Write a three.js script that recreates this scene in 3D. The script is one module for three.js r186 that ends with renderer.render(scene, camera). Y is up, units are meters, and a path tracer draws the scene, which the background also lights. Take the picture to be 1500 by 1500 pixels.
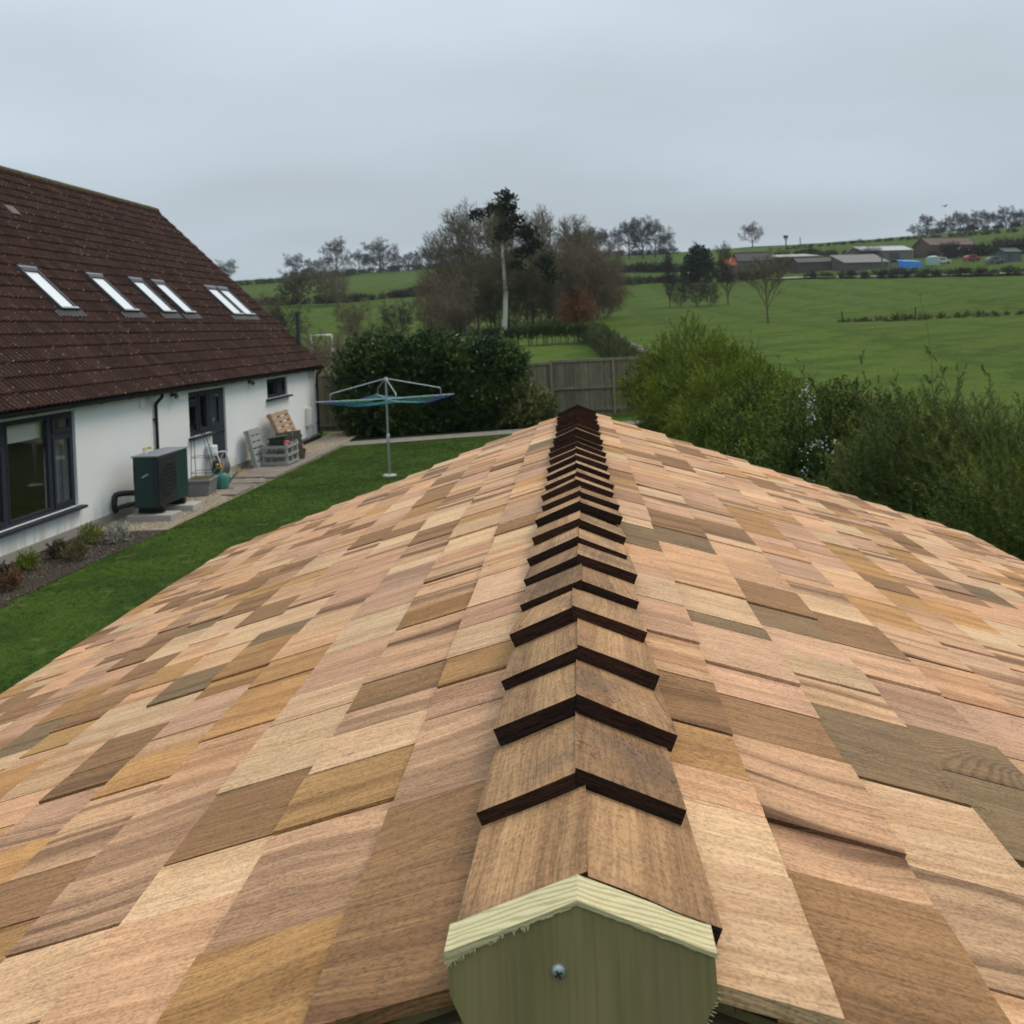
import * as THREE from 'three';
import { mergeGeometries } from 'three/addons/utils/BufferGeometryUtils.js';
import { RoundedBoxGeometry } from 'three/addons/geometries/RoundedBoxGeometry.js';

// ---------------------------------------------------------------- camera, sky, sun, exposure
const V = (x, y, z) => new THREE.Vector3(x, y, z);
const D2R = Math.PI / 180;
const scene = new THREE.Scene();
const renderer = new THREE.WebGLRenderer({ antialias: true });
renderer.toneMapping = THREE.LinearToneMapping;
renderer.toneMappingExposure = 1.04;
renderer.shadowMap.enabled = true;
const EYE = V(0, 3.3, 0);
const camera = new THREE.PerspectiveCamera(2 * Math.atan(1000 / 1400) / D2R, 0.75, 0.05, 6000);
camera.position.copy(EYE);
camera.rotation.set(-0.704 * D2R, 3.872 * D2R, -2.3 * D2R, 'YXZ');
camera.setViewOffset(1500, 2000, 0, 500, 1500, 1500);     // the photograph is the lower part of an upright frame
camera.focus = 1.05;
camera.userData.fStop = 13;

// small tools: seeded random numbers and value noise
function rng(seed) { let a = seed >>> 0; return () => { a = (a + 0x6D2B79F5) >>> 0; let t = a; t = Math.imul(t ^ (t >>> 15), t | 1); t ^= t + Math.imul(t ^ (t >>> 7), t | 61); return ((t ^ (t >>> 14)) >>> 0) / 4294967296; }; }
const HT = new Float32Array(65536); { const r = rng(77); for (let i = 0; i < 65536; i++) HT[i] = r(); }
const hsh = (x, y) => HT[((Math.imul(x, 374761393) ^ Math.imul(y, 668265263)) >>> 5) & 65535];
function n2(x, y) { const xi = Math.floor(x), yi = Math.floor(y); let fx = x - xi, fy = y - yi; fx = fx * fx * (3 - 2 * fx); fy = fy * fy * (3 - 2 * fy); const a = hsh(xi, yi), b = hsh(xi + 1, yi), c = hsh(xi, yi + 1), d = hsh(xi + 1, yi + 1); return a + (b - a) * fx + (c - a) * fy + (a - b - c + d) * fx * fy; }
function fbm(x, y, o = 4) { let s = 0, a = 0.5, t = 0; for (let i = 0; i < o; i++) { s += a * n2(x, y); t += a; x = x * 2.03 + 17.1; y = y * 2.03 + 5.3; a *= 0.5; } return s / t; }
const clamp = (x, a = 0, b = 1) => Math.min(b, Math.max(a, x));
const sst = (a, b, x) => { const t = clamp((x - a) / (b - a)); return t * t * (3 - 2 * t); };
const mix = (a, b, t) => a + (b - a) * t;
const mix3 = (a, b, t) => [mix(a[0], b[0], t), mix(a[1], b[1], t), mix(a[2], b[2], t)];

{ // overcast sky: brighter towards the zenith, soft grey-blue cloud
  const W = 1024, Hh = 512, data = new Float32Array(W * Hh * 4);
  for (let j = 0; j < Hh; j++) {
    const el = ((j + 0.5) / Hh - 0.5) * Math.PI, y = Math.sin(el), c = Math.cos(el);
    for (let i = 0; i < W; i++) {
      const az = ((i + 0.5) / W - 0.5) * 2 * Math.PI, x = Math.cos(az) * c, z = Math.sin(az) * c;
      const k = 1 / (Math.max(y, 0) + 0.16);
      const n = fbm(x * k * 0.9 + 40.3, z * k * 1.5 + 11.7, 5), m = fbm(x * k * 0.35 + 7.7, z * k * 0.6 + 31.2, 3);
      const cloud = clamp(0.5 + (n - 0.5) * 1.1 + (m - 0.5) * 1.0);
      const L = 0.575 * (1 + 1.6 * Math.pow(Math.max(y, 0), 2)) * (0.86 + 0.25 * cloud);
      const o = (j * W + i) * 4, w = 0.35 + 0.65 * cloud;
      data[o] = L * mix(0.89, 0.87, w); data[o + 1] = L * mix(1.0, 1.02, w); data[o + 2] = L * mix(1.06, 1.16, w); data[o + 3] = 1;
    }
  }
  const sky = new THREE.DataTexture(data, W, Hh, THREE.RGBAFormat, THREE.FloatType);
  sky.mapping = THREE.EquirectangularReflectionMapping; sky.magFilter = THREE.LinearFilter; sky.minFilter = THREE.LinearFilter; sky.needsUpdate = true;
  scene.background = sky; scene.environment = sky;
}
const sun = new THREE.DirectionalLight(0xffe9d0, 1.5);
sun.position.set(36, 62, -42); sun.target.position.set(-2, 0, -12);
sun.castShadow = true; sun.shadow.radius = 45; sun.shadow.mapSize.set(4096, 4096);
Object.assign(sun.shadow.camera, { left: -60, right: 60, top: 60, bottom: -60, near: 1, far: 300 });
scene.add(sun, sun.target);

// ---------------------------------------------------------------- helpers
const used = {};
function numbered(n) { const k = used[n] = (used[n] ?? -1) + 1; return k ? n + '_' + String(k).padStart(3, '0') : n; }
function shade(o) { o.traverse((m) => { if (m.isMesh) { m.castShadow = true; m.receiveShadow = true; } }); return o; }
function mesh(name, geo, mat, parent) {
  const m = new THREE.Mesh(geo, mat); m.castShadow = m.receiveShadow = true;
  if (parent) { m.name = name; parent.add(m); } else { m.name = numbered(name); scene.add(m); }
  return m;
}
function tag(o, label, category, group, kind) { o.userData.label = label; o.userData.category = category; if (group) o.userData.group = group; if (kind) o.userData.kind = kind; return o; }
function thing(name, label, category, pos = [0, 0, 0], turn = 0, group) {
  const g = new THREE.Group(); g.name = numbered(name); g.position.set(...pos); g.rotation.y = turn; scene.add(g);
  return tag(g, label, category, group);
}
const lin = (r, g, b) => new THREE.Color().setRGB(r, g, b);
const mat = (c, roughness = 0.85, extra = {}) => new THREE.MeshPhysicalMaterial({ color: Array.isArray(c) ? lin(...c) : c, roughness, specularIntensity: roughness >= 0.85 ? 0.25 : 0.8, ...extra });
const DS = { side: THREE.DoubleSide };
// texture from a function (u, v in 0..1) -> [r, g, b] (0..1 sRGB when colour) ; tileable where the function is
function tex(n, fn, colour = true, m = n) {
  const d = new Uint8Array(n * m * 4);
  for (let j = 0; j < m; j++) for (let i = 0; i < n; i++) { const c = fn((i + 0.5) / n, (j + 0.5) / m, i, j), o = (j * n + i) * 4; d[o] = clamp(c[0]) * 255; d[o + 1] = clamp(c[1]) * 255; d[o + 2] = clamp(c[2]) * 255; d[o + 3] = 255; }
  const t = new THREE.DataTexture(d, n, m, THREE.RGBAFormat);
  t.magFilter = THREE.LinearFilter; t.minFilter = THREE.LinearMipmapLinearFilter; t.generateMipmaps = true; t.wrapS = t.wrapT = THREE.RepeatWrapping; t.anisotropy = 8;
  if (colour) t.colorSpace = THREE.SRGBColorSpace; t.needsUpdate = true; return t;
}
const s2 = (x) => { const c = clamp(x); return c <= 0.0031308 ? c * 12.92 : 1.055 * Math.pow(c, 1 / 2.4) - 0.055; };
const toS = (c) => [s2(c[0]), s2(c[1]), s2(c[2])];
// seamless noise: period p cells
function tn(x, y, p) { const xi = Math.floor(x), yi = Math.floor(y); let fx = x - xi, fy = y - yi; fx = fx * fx * (3 - 2 * fx); fy = fy * fy * (3 - 2 * fy); const w = (q) => ((q % p) + p) % p; const a = hsh(w(xi) + p * 31, w(yi)), b = hsh(w(xi + 1) + p * 31, w(yi)), c = hsh(w(xi) + p * 31, w(yi + 1)), d = hsh(w(xi + 1) + p * 31, w(yi + 1)); return a + (b - a) * fx + (c - a) * fy + (a - b - c + d) * fx * fy; }
function tfbm(u, v, p, o) { let s = 0, a = 0.5, t = 0; for (let i = 0; i < o; i++) { s += a * tn(u * p, v * p, p); t += a; p *= 2; a *= 0.55; } return s / t; }
// planar uv in metres from the face normals
function uvm(g, k = 1, ox = 0, oy = 0) {
  if (g.index) g = g.toNonIndexed();
  const p = g.attributes.position, n = g.attributes.normal, uv = new Float32Array(p.count * 2);
  for (let i = 0; i < p.count; i++) {
    const ax = Math.abs(n.getX(i)), ay = Math.abs(n.getY(i)), az = Math.abs(n.getZ(i)); let a, b;
    if (ay >= ax && ay >= az) { a = p.getX(i); b = p.getZ(i); } else if (ax >= az) { a = p.getZ(i); b = p.getY(i); } else { a = p.getX(i); b = p.getY(i); }
    uv[2 * i] = a * k + ox; uv[2 * i + 1] = b * k + oy;
  }
  g.setAttribute('uv', new THREE.BufferAttribute(uv, 2)); return g;
}
function bx(w, h, d, x = 0, y = 0, z = 0, rx = 0, ry = 0, rz = 0) { const g = new THREE.BoxGeometry(w, h, d); if (rx) g.rotateX(rx); if (ry) g.rotateY(ry); if (rz) g.rotateZ(rz); g.translate(x, y, z); return uvm(g); }
function rbx(w, h, d, r, x = 0, y = 0, z = 0, rx = 0, ry = 0, rz = 0) { let g = new RoundedBoxGeometry(w, h, d, 2, r); if (rx) g.rotateX(rx); if (ry) g.rotateY(ry); if (rz) g.rotateZ(rz); g.translate(x, y, z); return uvm(g); }
function merge(list) { const L = list.map((g) => { if (g.index) g = g.toNonIndexed(); for (const k of Object.keys(g.attributes)) if (!['position', 'normal', 'uv', 'color'].includes(k)) g.deleteAttribute(k); return g; }); return L.length === 1 ? L[0] : mergeGeometries(L); }
function tube(pts, r, seg = 24, sides = 8) { return new THREE.TubeGeometry(new THREE.CatmullRomCurve3(pts.map((p) => V(...p)), false, 'catmullrom', 0.3), seg, r, sides, false); }
function rod(a, b, r, r2 = r, sides = 8) { const A = V(...a), B = V(...b), d = B.clone().sub(A), g = new THREE.CylinderGeometry(r2, r, d.length(), sides, 1); g.applyQuaternion(new THREE.Quaternion().setFromUnitVectors(V(0, 1, 0), d.clone().normalize())); g.translate((A.x + B.x) / 2, (A.y + B.y) / 2, (A.z + B.z) / 2); return g; }
class GB { // raw triangle builder
  constructor() { this.p = []; this.n = []; this.u = []; this.c = []; this.i = []; }
  v(p, n, u = 0, w = 0, c) { this.p.push(p.x, p.y, p.z); this.n.push(n.x, n.y, n.z); this.u.push(u, w); if (c) this.c.push(c[0], c[1], c[2]); return this.p.length / 3 - 1; }
  quad(a, b, c, d, uv, col) { const n = b.clone().sub(a).cross(d.clone().sub(a)).normalize(); const k = [a, b, c, d].map((q, i) => this.v(q, n, uv ? uv[i][0] : 0, uv ? uv[i][1] : 0, col)); this.i.push(k[0], k[1], k[2], k[0], k[2], k[3]); }
  limb(a, b, r0, r1, s) {
    const d = b.clone().sub(a), L = d.length(); d.normalize(); const e = Math.abs(d.y) < 0.9 ? V(0, 1, 0) : V(1, 0, 0), x = e.cross(d).normalize(), y = d.clone().cross(x), o = this.p.length / 3;
    for (let k = 0; k < s; k++) { const t = k / s * 2 * Math.PI, n = x.clone().multiplyScalar(Math.cos(t)).addScaledVector(y, Math.sin(t)); this.v(a.clone().addScaledVector(n, r0), n, k / s, 0); this.v(b.clone().addScaledVector(n, r1), n, k / s, L); }
    for (let k = 0; k < s; k++) { const q = o + 2 * k, w = o + 2 * ((k + 1) % s); this.i.push(q, w, q + 1, w, w + 1, q + 1); }
  }
  geo() { const g = new THREE.BufferGeometry(); g.setAttribute('position', new THREE.Float32BufferAttribute(this.p, 3)); g.setAttribute('normal', new THREE.Float32BufferAttribute(this.n, 3)); g.setAttribute('uv', new THREE.Float32BufferAttribute(this.u, 2)); if (this.c.length) g.setAttribute('color', new THREE.Float32BufferAttribute(this.c, 3)); g.setIndex(this.i); return g; }
}
function instances(name, geo, m, list, parent, cols) { // list of Matrix4
  const im = new THREE.InstancedMesh(geo, m, list.length); list.forEach((q, i) => im.setMatrixAt(i, q)); if (cols) cols.forEach((c, i) => im.setColorAt(i, c));
  im.castShadow = im.receiveShadow = true; im.userData.kind = 'stuff'; if (parent) { im.name = name; parent.add(im); } else { im.name = numbered(name); scene.add(im); } return im;
}
const QM = new THREE.Quaternion(), UP = V(0, 1, 0);
function orient(pos, dir, spin, s) { const q = new THREE.Quaternion().setFromUnitVectors(UP, dir).multiply(QM.clone().setFromAxisAngle(UP, spin)); return new THREE.Matrix4().compose(pos, q, V(s, s, s)); }

// ---------------------------------------------------------------- terrain
const T = [[0, 0], [34, 0], [45, 0.75], [60, 1.8], [75, 2.35], [90, 2.65], [105, 3.3], [130, 4.6], [160, 6.34], [200, 9.5], [230, 12.5], [260, 15.5], [320, 21.5], [400, 30.5], [470, 37.1], [560, 38], [700, 30], [1000, 0], [2000, -40], [5000, -60]];
function hAt(x, z) {
  const d = Math.hypot(x, z); let i = 0; while (i < T.length - 2 && d > T[i + 1][0]) i++;
  const sl = (j) => j <= 1 || j >= T.length - 1 ? 0 : (T[j + 1][1] - T[j - 1][1]) / (T[j + 1][0] - T[j - 1][0]);
  const [a, ya] = T[i], [b, yb] = T[i + 1], L = b - a, t = Math.min(1, (d - a) / L);
  const y = (2 * t ** 3 - 3 * t * t + 1) * ya + (t ** 3 - 2 * t * t + t) * L * sl(i) + (-2 * t ** 3 + 3 * t * t) * yb + (t ** 3 - t * t) * L * sl(i + 1);
  const q = Math.atan2(x, -z), k = clamp(q * 1400 / 656, -1.2, 1.2), C = 0.072 + (k < 0 ? 0.015 : 0.003) * k;
  return y > 0 ? y * (1 + clamp((d - 105) / 300) * (C / 0.072 - 1)) : y;
}
const grassField = tex(1024, (u, v) => {
  const a = tfbm(u, v, 6, 6), b = tfbm(u + 0.37, v + 0.11, 40, 3), c = tn(u * 340, v * 340, 340);
  let col = mix3([0.04, 0.071, 0.009], [0.066, 0.1, 0.014], sst(0.32, 0.68, a)); col = mix3(col, [0.1, 0.115, 0.022], 0.6 * sst(0.55, 0.85, b)); const k = 0.72 + 0.55 * c; return toS([col[0] * k, col[1] * k, col[2] * k]);
});
const fieldM = new THREE.MeshPhysicalMaterial({ map: grassField, roughness: 1, specularIntensity: 0.15, vertexColors: true, bumpMap: tex(512, (u, v) => { const a = tfbm(u, v, 60, 3); return [a, a, a]; }, false), bumpScale: 0.12 });
{ // one sheet from the garden to beyond the hills
  const rs = []; for (let r = 2; r < 34; r += 4) rs.push(r); for (let r = 34; r < 130; r += 2.5) rs.push(r); for (let r = 130; r < 600; r *= 1.025) rs.push(r); for (let r = 600; r < 1700; r *= 1.15) rs.push(r);
  const az = []; for (let a = -180; a < 180;) { az.push(a); a += (a >= -40 && a < 40) ? 0.8 : 5; } az.push(180);
  const P = [], N = [], U = [], C = [], I = [];
  for (const r of rs) for (const a of az) {
    const x = r * Math.sin(a * D2R), z = -r * Math.cos(a * D2R), rough = r > 36 ? (fbm(x * 0.06 + 9, z * 0.06, 3) - 0.5) * Math.min(1.3, (r - 36) * 0.02) : 0, y = hAt(x, z) + rough - (r < 36 ? 0.06 : 0);
    P.push(x, y, z); N.push(0, 1, 0); U.push(x / 9, z / 9);
    const f = fbm(x * 0.035 + 3, z * 0.02 + 8, 3), q = fbm(x * 0.006, z * 0.006 + 50, 2), lightF = 0.86 + 0.3 * f + 0.15 * (q - 0.5);
    C.push(lightF, lightF, lightF * (0.95 + 0.2 * f));
  }
  const n = az.length; for (let i = 0; i + 1 < rs.length; i++) for (let j = 0; j + 1 < n; j++) { const k = i * n + j; I.push(k, k + 1, k + n, k + 1, k + n + 1, k + n); }
  const g = new THREE.BufferGeometry(); g.setAttribute('position', new THREE.Float32BufferAttribute(P, 3)); g.setAttribute('normal', new THREE.Float32BufferAttribute(N, 3)); g.setAttribute('uv', new THREE.Float32BufferAttribute(U, 2)); g.setAttribute('color', new THREE.Float32BufferAttribute(C, 3)); g.setIndex(I);
  g.computeVertexNormals(); const nn = g.attributes.normal; if (nn.getY(50) < 0) { for (let i = 0; i < nn.count; i++) nn.setXYZ(i, -nn.getX(i), -nn.getY(i), -nn.getZ(i)); const ix = g.index.array; for (let i = 0; i < ix.length; i += 3) { const t = ix[i + 1]; ix[i + 1] = ix[i + 2]; ix[i + 2] = t; } }
  fieldM.side = THREE.DoubleSide;
  tag(mesh('grass_field', g, fieldM), 'green pasture rising to the hill crest behind the garden', 'field', null, 'structure');
}
// flat garden sheets
function sheet(name, pts, y, m, label, cat, k = 1) {
  const s = new THREE.Shape(pts.map(([x, z]) => new THREE.Vector2(x, -z))), g = new THREE.ShapeGeometry(s); g.rotateX(-Math.PI / 2); g.translate(0, y, 0); return tag(mesh(name, uvm(g, k), m), label, cat, null, 'structure');
}
const lawnM = mat(0xffffff, 1, { map: tex(1024, (u, v) => { const a = tfbm(u, v, 5, 5), b = tfbm(u + 0.2, v + 0.6, 14, 4), c = tn(u * 420, v * 420, 420); let col = mix3([0.03, 0.058, 0.006], [0.048, 0.086, 0.009], sst(0.35, 0.65, a)); col = mix3(col, [0.105, 0.125, 0.04], 0.6 * sst(0.6, 0.8, b)); const k = 0.65 + 0.6 * c; return toS(col.map((q) => q * k)); }), bumpMap: tex(512, (u, v) => { const a = tn(u * 200, v * 200, 200); return [a, a, a]; }, false), bumpScale: 0.02 });
sheet('lawn', [[-7.62, 6], [-7.58, -11.8], [-7.34, -16.4], [-7.1, -28.2], [-2.4, -30.0], [4.4, -32.6], [5.2, -33], [5.2, 6]], 0.004, lawnM, 'mown garden lawn beside the white house', 'lawn', 0.25);
const soilM = mat(0xffffff, 1, { map: tex(512, (u, v) => { const a = tfbm(u, v, 24, 4), b = tn(u * 160, v * 160, 160), c = mix3([0.034, 0.027, 0.021], [0.1, 0.084, 0.066], a * 0.7 + b * 0.4); return toS(c); }), bumpMap: tex(512, (u, v) => { const a = tfbm(u, v, 30, 4); return [a, a, a]; }, false), bumpScale: 0.05 });
sheet('flower_bed_soil', [[-8.9, 6], [-8.86, -16.3], [-7.34, -16.4], [-7.58, -11.8], [-7.62, 6]], 0.012, soilM, 'bare brown soil of the bed along the house wall', 'soil', 0.7);
const gravelM = mat(0xffffff, 0.95, { map: tex(512, (u, v) => { const b = tn(u * 130, v * 130, 130), a = tfbm(u, v, 30, 3); return toS(mix3([0.2, 0.155, 0.105], [0.46, 0.38, 0.28], b * 0.8 + a * 0.3)); }), bumpMap: tex(512, (u, v) => { const a = tn(u * 130, v * 130, 130); return [a, a, a]; }, false), bumpScale: 0.02 });
sheet('gravel_path', [[-8.86, -16.3], [-8.57, -32.6], [-7.5, -32.4], [-7.1, -28.2], [-7.34, -16.4]], 0.008, gravelM, 'pale gravel strip along the white house wall', 'gravel', 0.6);
const pathM = mat(0xffffff, 0.95, { map: tex(512, (u, v) => { const a = tfbm(u, v, 10, 5), b = tn(u * 200, v * 200, 200); return toS(mix3([0.14, 0.12, 0.1], [0.3, 0.27, 0.235], a * 0.8 + b * 0.25)); }) });
sheet('garden_path', [[-7.1, -28.2], [-7.45, -29.2], [-2.55, -31.2], [4.3, -33.8], [4.4, -32.6], [-2.4, -30.0]], 0.016, pathM, 'narrow concrete path in front of the dark hedge', 'path', 0.5);
{ // grass blades standing on the lawn
  const r = rng(5), b = new GB();
  for (let k = 0; k < 5; k++) { const a = r() * 6.28, l = 0.009 + 0.009 * r(), d = V(Math.cos(a), 0, Math.sin(a)), s = V(-d.z, 0, d.x), p = V((r() - 0.5) * 0.05, 0, (r() - 0.5) * 0.05), w = 0.0022; const q = p.clone().addScaledVector(d, l * 0.6).add(V(0, l, 0)); b.quad(p.clone().addScaledVector(s, -w), p.clone().addScaledVector(s, w), q.clone().addScaledVector(s, w * 0.3), q.clone().addScaledVector(s, -w * 0.3)); }
  const L = [], C = [];
  for (let i = 0; i < 150000; i++) {
    const z = -5 - Math.pow(r(), 0.8) * 27.5, x = -7.55 + r() * 11.5; if (x < -7.4 && z < -12) continue; if (z < -28.2 - (x + 7.1) * 0.385) continue;
    L.push(new THREE.Matrix4().compose(V(x, 0.004, z), new THREE.Quaternion().setFromAxisAngle(UP, r() * 6.28), V(1.2, 0.8 + r() * 0.6, 1.2))); const f = sst(0.3, 0.7, fbm(x * 0.8, z * 0.8, 3)), y = sst(0.6, 0.78, fbm(x * 1.7 + 30, z * 1.7, 3)); const c = mix3([0.03, 0.06, 0.006], [0.048, 0.088, 0.009], f), c2 = mix3(c, [0.1, 0.115, 0.03], y * 0.5), k = 0.85 + 0.3 * r(); C.push(lin(c2[0] * k, c2[1] * k, c2[2] * k));
  }
  tag(instances('lawn_grass', b.geo(), mat(0xffffff, 0.9, DS), L, null, C), 'short mown grass blades covering the lawn', 'grass', null, 'stuff');
}
{ // clods and small stones in the bed
  const r = rng(19), g = new THREE.IcosahedronGeometry(1, 0), L = [], C = [];
  for (let i = 0; i < 9000; i++) { const t = r(), z = -16.2 + t * 9, x = -8.8 + r() * 1.35, s = 0.006 + 0.016 * r() * r(); L.push(new THREE.Matrix4().compose(V(x, 0.014, z), new THREE.Quaternion().setFromEuler(new THREE.Euler(r() * 6, r() * 6, r() * 6)), V(s, s * 0.8, s * 1.2))); const q = r(); C.push(lin(...(q > 0.93 ? [0.26, 0.23, 0.19] : mix3([0.045, 0.032, 0.024], [0.12, 0.09, 0.068], q)))); }
  tag(instances('soil_clods', g, mat(0xffffff, 0.95), L, null, C), 'loose clods and chips on the soil of the flower bed', 'soil', null, 'stuff');
}
{ // loose stones of the gravel strip
  const r = rng(9), g = new THREE.IcosahedronGeometry(1, 0), L = [], C = [];
  for (let i = 0; i < 26000; i++) { const t = r(), z = -16.4 - t * 16, x0 = -8.86 + t * 0.29, x = x0 + 0.05 + r() * 1.25, s = 0.008 + 0.012 * r(); L.push(new THREE.Matrix4().compose(V(x, 0.012, z), new THREE.Quaternion().setFromEuler(new THREE.Euler(r() * 6, r() * 6, r() * 6)), V(s, s * 0.7, s * 1.2))); const q = r(), c = mix3([0.26, 0.2, 0.13], [0.56, 0.47, 0.36], q); C.push(lin(...c)); }
  tag(instances('gravel_stones', g, mat(0xffffff, 0.9), L, null, C), 'small pale tan gravel stones along the house wall', 'gravel', null, 'stuff');
}
// ---------------------------------------------------------------- cedar shingle gazebo roof
const AT = 8; // atlas of 8 x 8 boards, each about 0.2 m square, grain along u
const PAL = [ // light wood, streak wood (linear albedo), streak amount, fleck amount
  [[0.61, 0.355, 0.185], [0.42, 0.215, 0.098], 0.8, 0.4], [[0.66, 0.425, 0.235], [0.47, 0.265, 0.125], 0.7, 0.3], [[0.57, 0.335, 0.195], [0.35, 0.185, 0.098], 0.8, 0.45],
  [[0.49, 0.265, 0.098], [0.3, 0.15, 0.052], 0.9, 0.5], [[0.31, 0.165, 0.072], [0.175, 0.086, 0.036], 0.9, 0.65], [[0.255, 0.166, 0.08], [0.145, 0.092, 0.044], 0.9, 0.6],
  [[0.6, 0.355, 0.19], [0.2, 0.105, 0.052], 1.0, 0.4], [[0.43, 0.26, 0.122], [0.25, 0.14, 0.066], 0.7, 0.5]];
const woodBump = new Uint8Array(2048 * 2048 * 4);
const atlas = (() => {
  const n = 2048, t = n / AT, R = rng(31), P = [];
  for (let k = 0; k < 64; k++) P.push({ ang: (R() - 0.5) * 0.16, hue: R(), f: 0.7 + R() * 0.8, amt: 0.5 + R() * 0.9, spk: Math.pow(R(), 1.5), cat: k >= 32 && k < 48 && R() < 0.2, cc: R(), bx: R() * 900, dark: 0.86 + R() * 0.26, rough: R() });
  return tex(n, (uu, vv, i, j) => {
    const tx = Math.floor(i / t), ty = Math.floor(j / t), k = ty * AT + tx, p = P[k], pl = PAL[ty], u = (i - tx * t) / t * 0.2, v = (j - ty * t) / t * 0.2;
    const wp = (n2(u * 9 + p.bx, v * 7) - 0.5) * 0.02, w = v + wp + u * p.ang;
    let ring;
    if (p.cat) { const a = (v - 0.2 * p.cc), q = u * 1.6 + a * a * 26 + (n2(u * 22 + p.bx, v * 22) - 0.5) * 0.05; ring = Math.pow(0.5 + 0.5 * Math.sin(q * 200 * p.f), 2); }
    else ring = n2(p.bx + u * 2.2, w * 460 * p.f);
    const band = fbm(p.bx + u * 1.4, w * 34 * p.f + 7, 3), band2 = n2(p.bx + 50 + u * 2, w * 70), fine = n2(u * 26 + p.bx, w * 1400), mid = n2(u * 60, w * 420 + p.bx);
    let c = mix3(pl[0], pl[1], sst(0.42, 0.72, band) * pl[2] * p.amt * (ty === 6 ? 0.95 : 0.75));
    c = mix3(c, [c[0] * 1.0, c[1] * 0.945, c[2] * 0.97], p.hue); c = mix3(c, [c[0] * 1.06, c[1] * 1.1, c[2] * 1.12], 0.5 * sst(0.55, 0.8, band2));
    let m = p.dark * (1 + 0.3 * (fine - 0.5) + 0.24 * (mid - 0.5) - (ty === 4 || ty === 5 ? 0.36 : 0.22) * (ring - 0.4) + 0.16 * (n2(u * 700, v * 700) - 0.5));
    const fl = n2(u * 300 + 9, w * 950 + p.bx), zone = sst(0.45, 0.75, fbm(u * 26 + p.bx, v * 26 + 3, 3));
    m *= 1 + 0.2 * (n2(u * 9 + p.bx, v * 13) - 0.5) - 0.24 * sst(0.5, 0.8, n2(u * 420 + p.bx, w * 640)); m *= 1 - pl[3] * (0.25 + p.spk) * 0.75 * sst(0.6, 0.82, fl) * (0.25 + zone);
    const knot = n2(u * 34 + p.bx * 3, v * 34 + k); if (knot > 0.985) m *= 0.62;
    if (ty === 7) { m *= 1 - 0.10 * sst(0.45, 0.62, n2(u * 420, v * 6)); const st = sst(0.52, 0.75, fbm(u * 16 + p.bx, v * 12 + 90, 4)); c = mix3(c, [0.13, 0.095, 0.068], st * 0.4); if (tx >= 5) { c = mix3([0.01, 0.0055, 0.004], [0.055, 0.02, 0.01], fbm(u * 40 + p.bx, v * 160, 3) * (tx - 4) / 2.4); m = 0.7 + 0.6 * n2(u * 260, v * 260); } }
    const o = (j * n + i) * 4, hb = clamp(0.55 + 0.5 * (fine - 0.5) + 0.35 * (mid - 0.5) - 0.3 * (ring - 0.4) - 0.4 * sst(0.62, 0.85, fl) * zone + 0.7 * (n2(u * 90 + p.bx, v * 130) - 0.5) * (ty === 7 && tx >= 5 ? 1.6 : 0.5)) * 255; woodBump[o] = woodBump[o + 1] = woodBump[o + 2] = hb; woodBump[o + 3] = 255;
    return toS([c[0] * m, c[1] * m, c[2] * m]);
  });
})();
const woodB = new THREE.DataTexture(woodBump, 2048, 2048, THREE.RGBAFormat); woodB.magFilter = THREE.LinearFilter; woodB.minFilter = THREE.LinearMipmapLinearFilter; woodB.generateMipmaps = true; woodB.needsUpdate = true;
const cedarM = new THREE.MeshPhysicalMaterial({ specularIntensity: 0.45, map: atlas, bumpMap: woodB, bumpScale: 0.0012, roughness: 0.78, vertexColors: true, side: THREE.DoubleSide });
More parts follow.
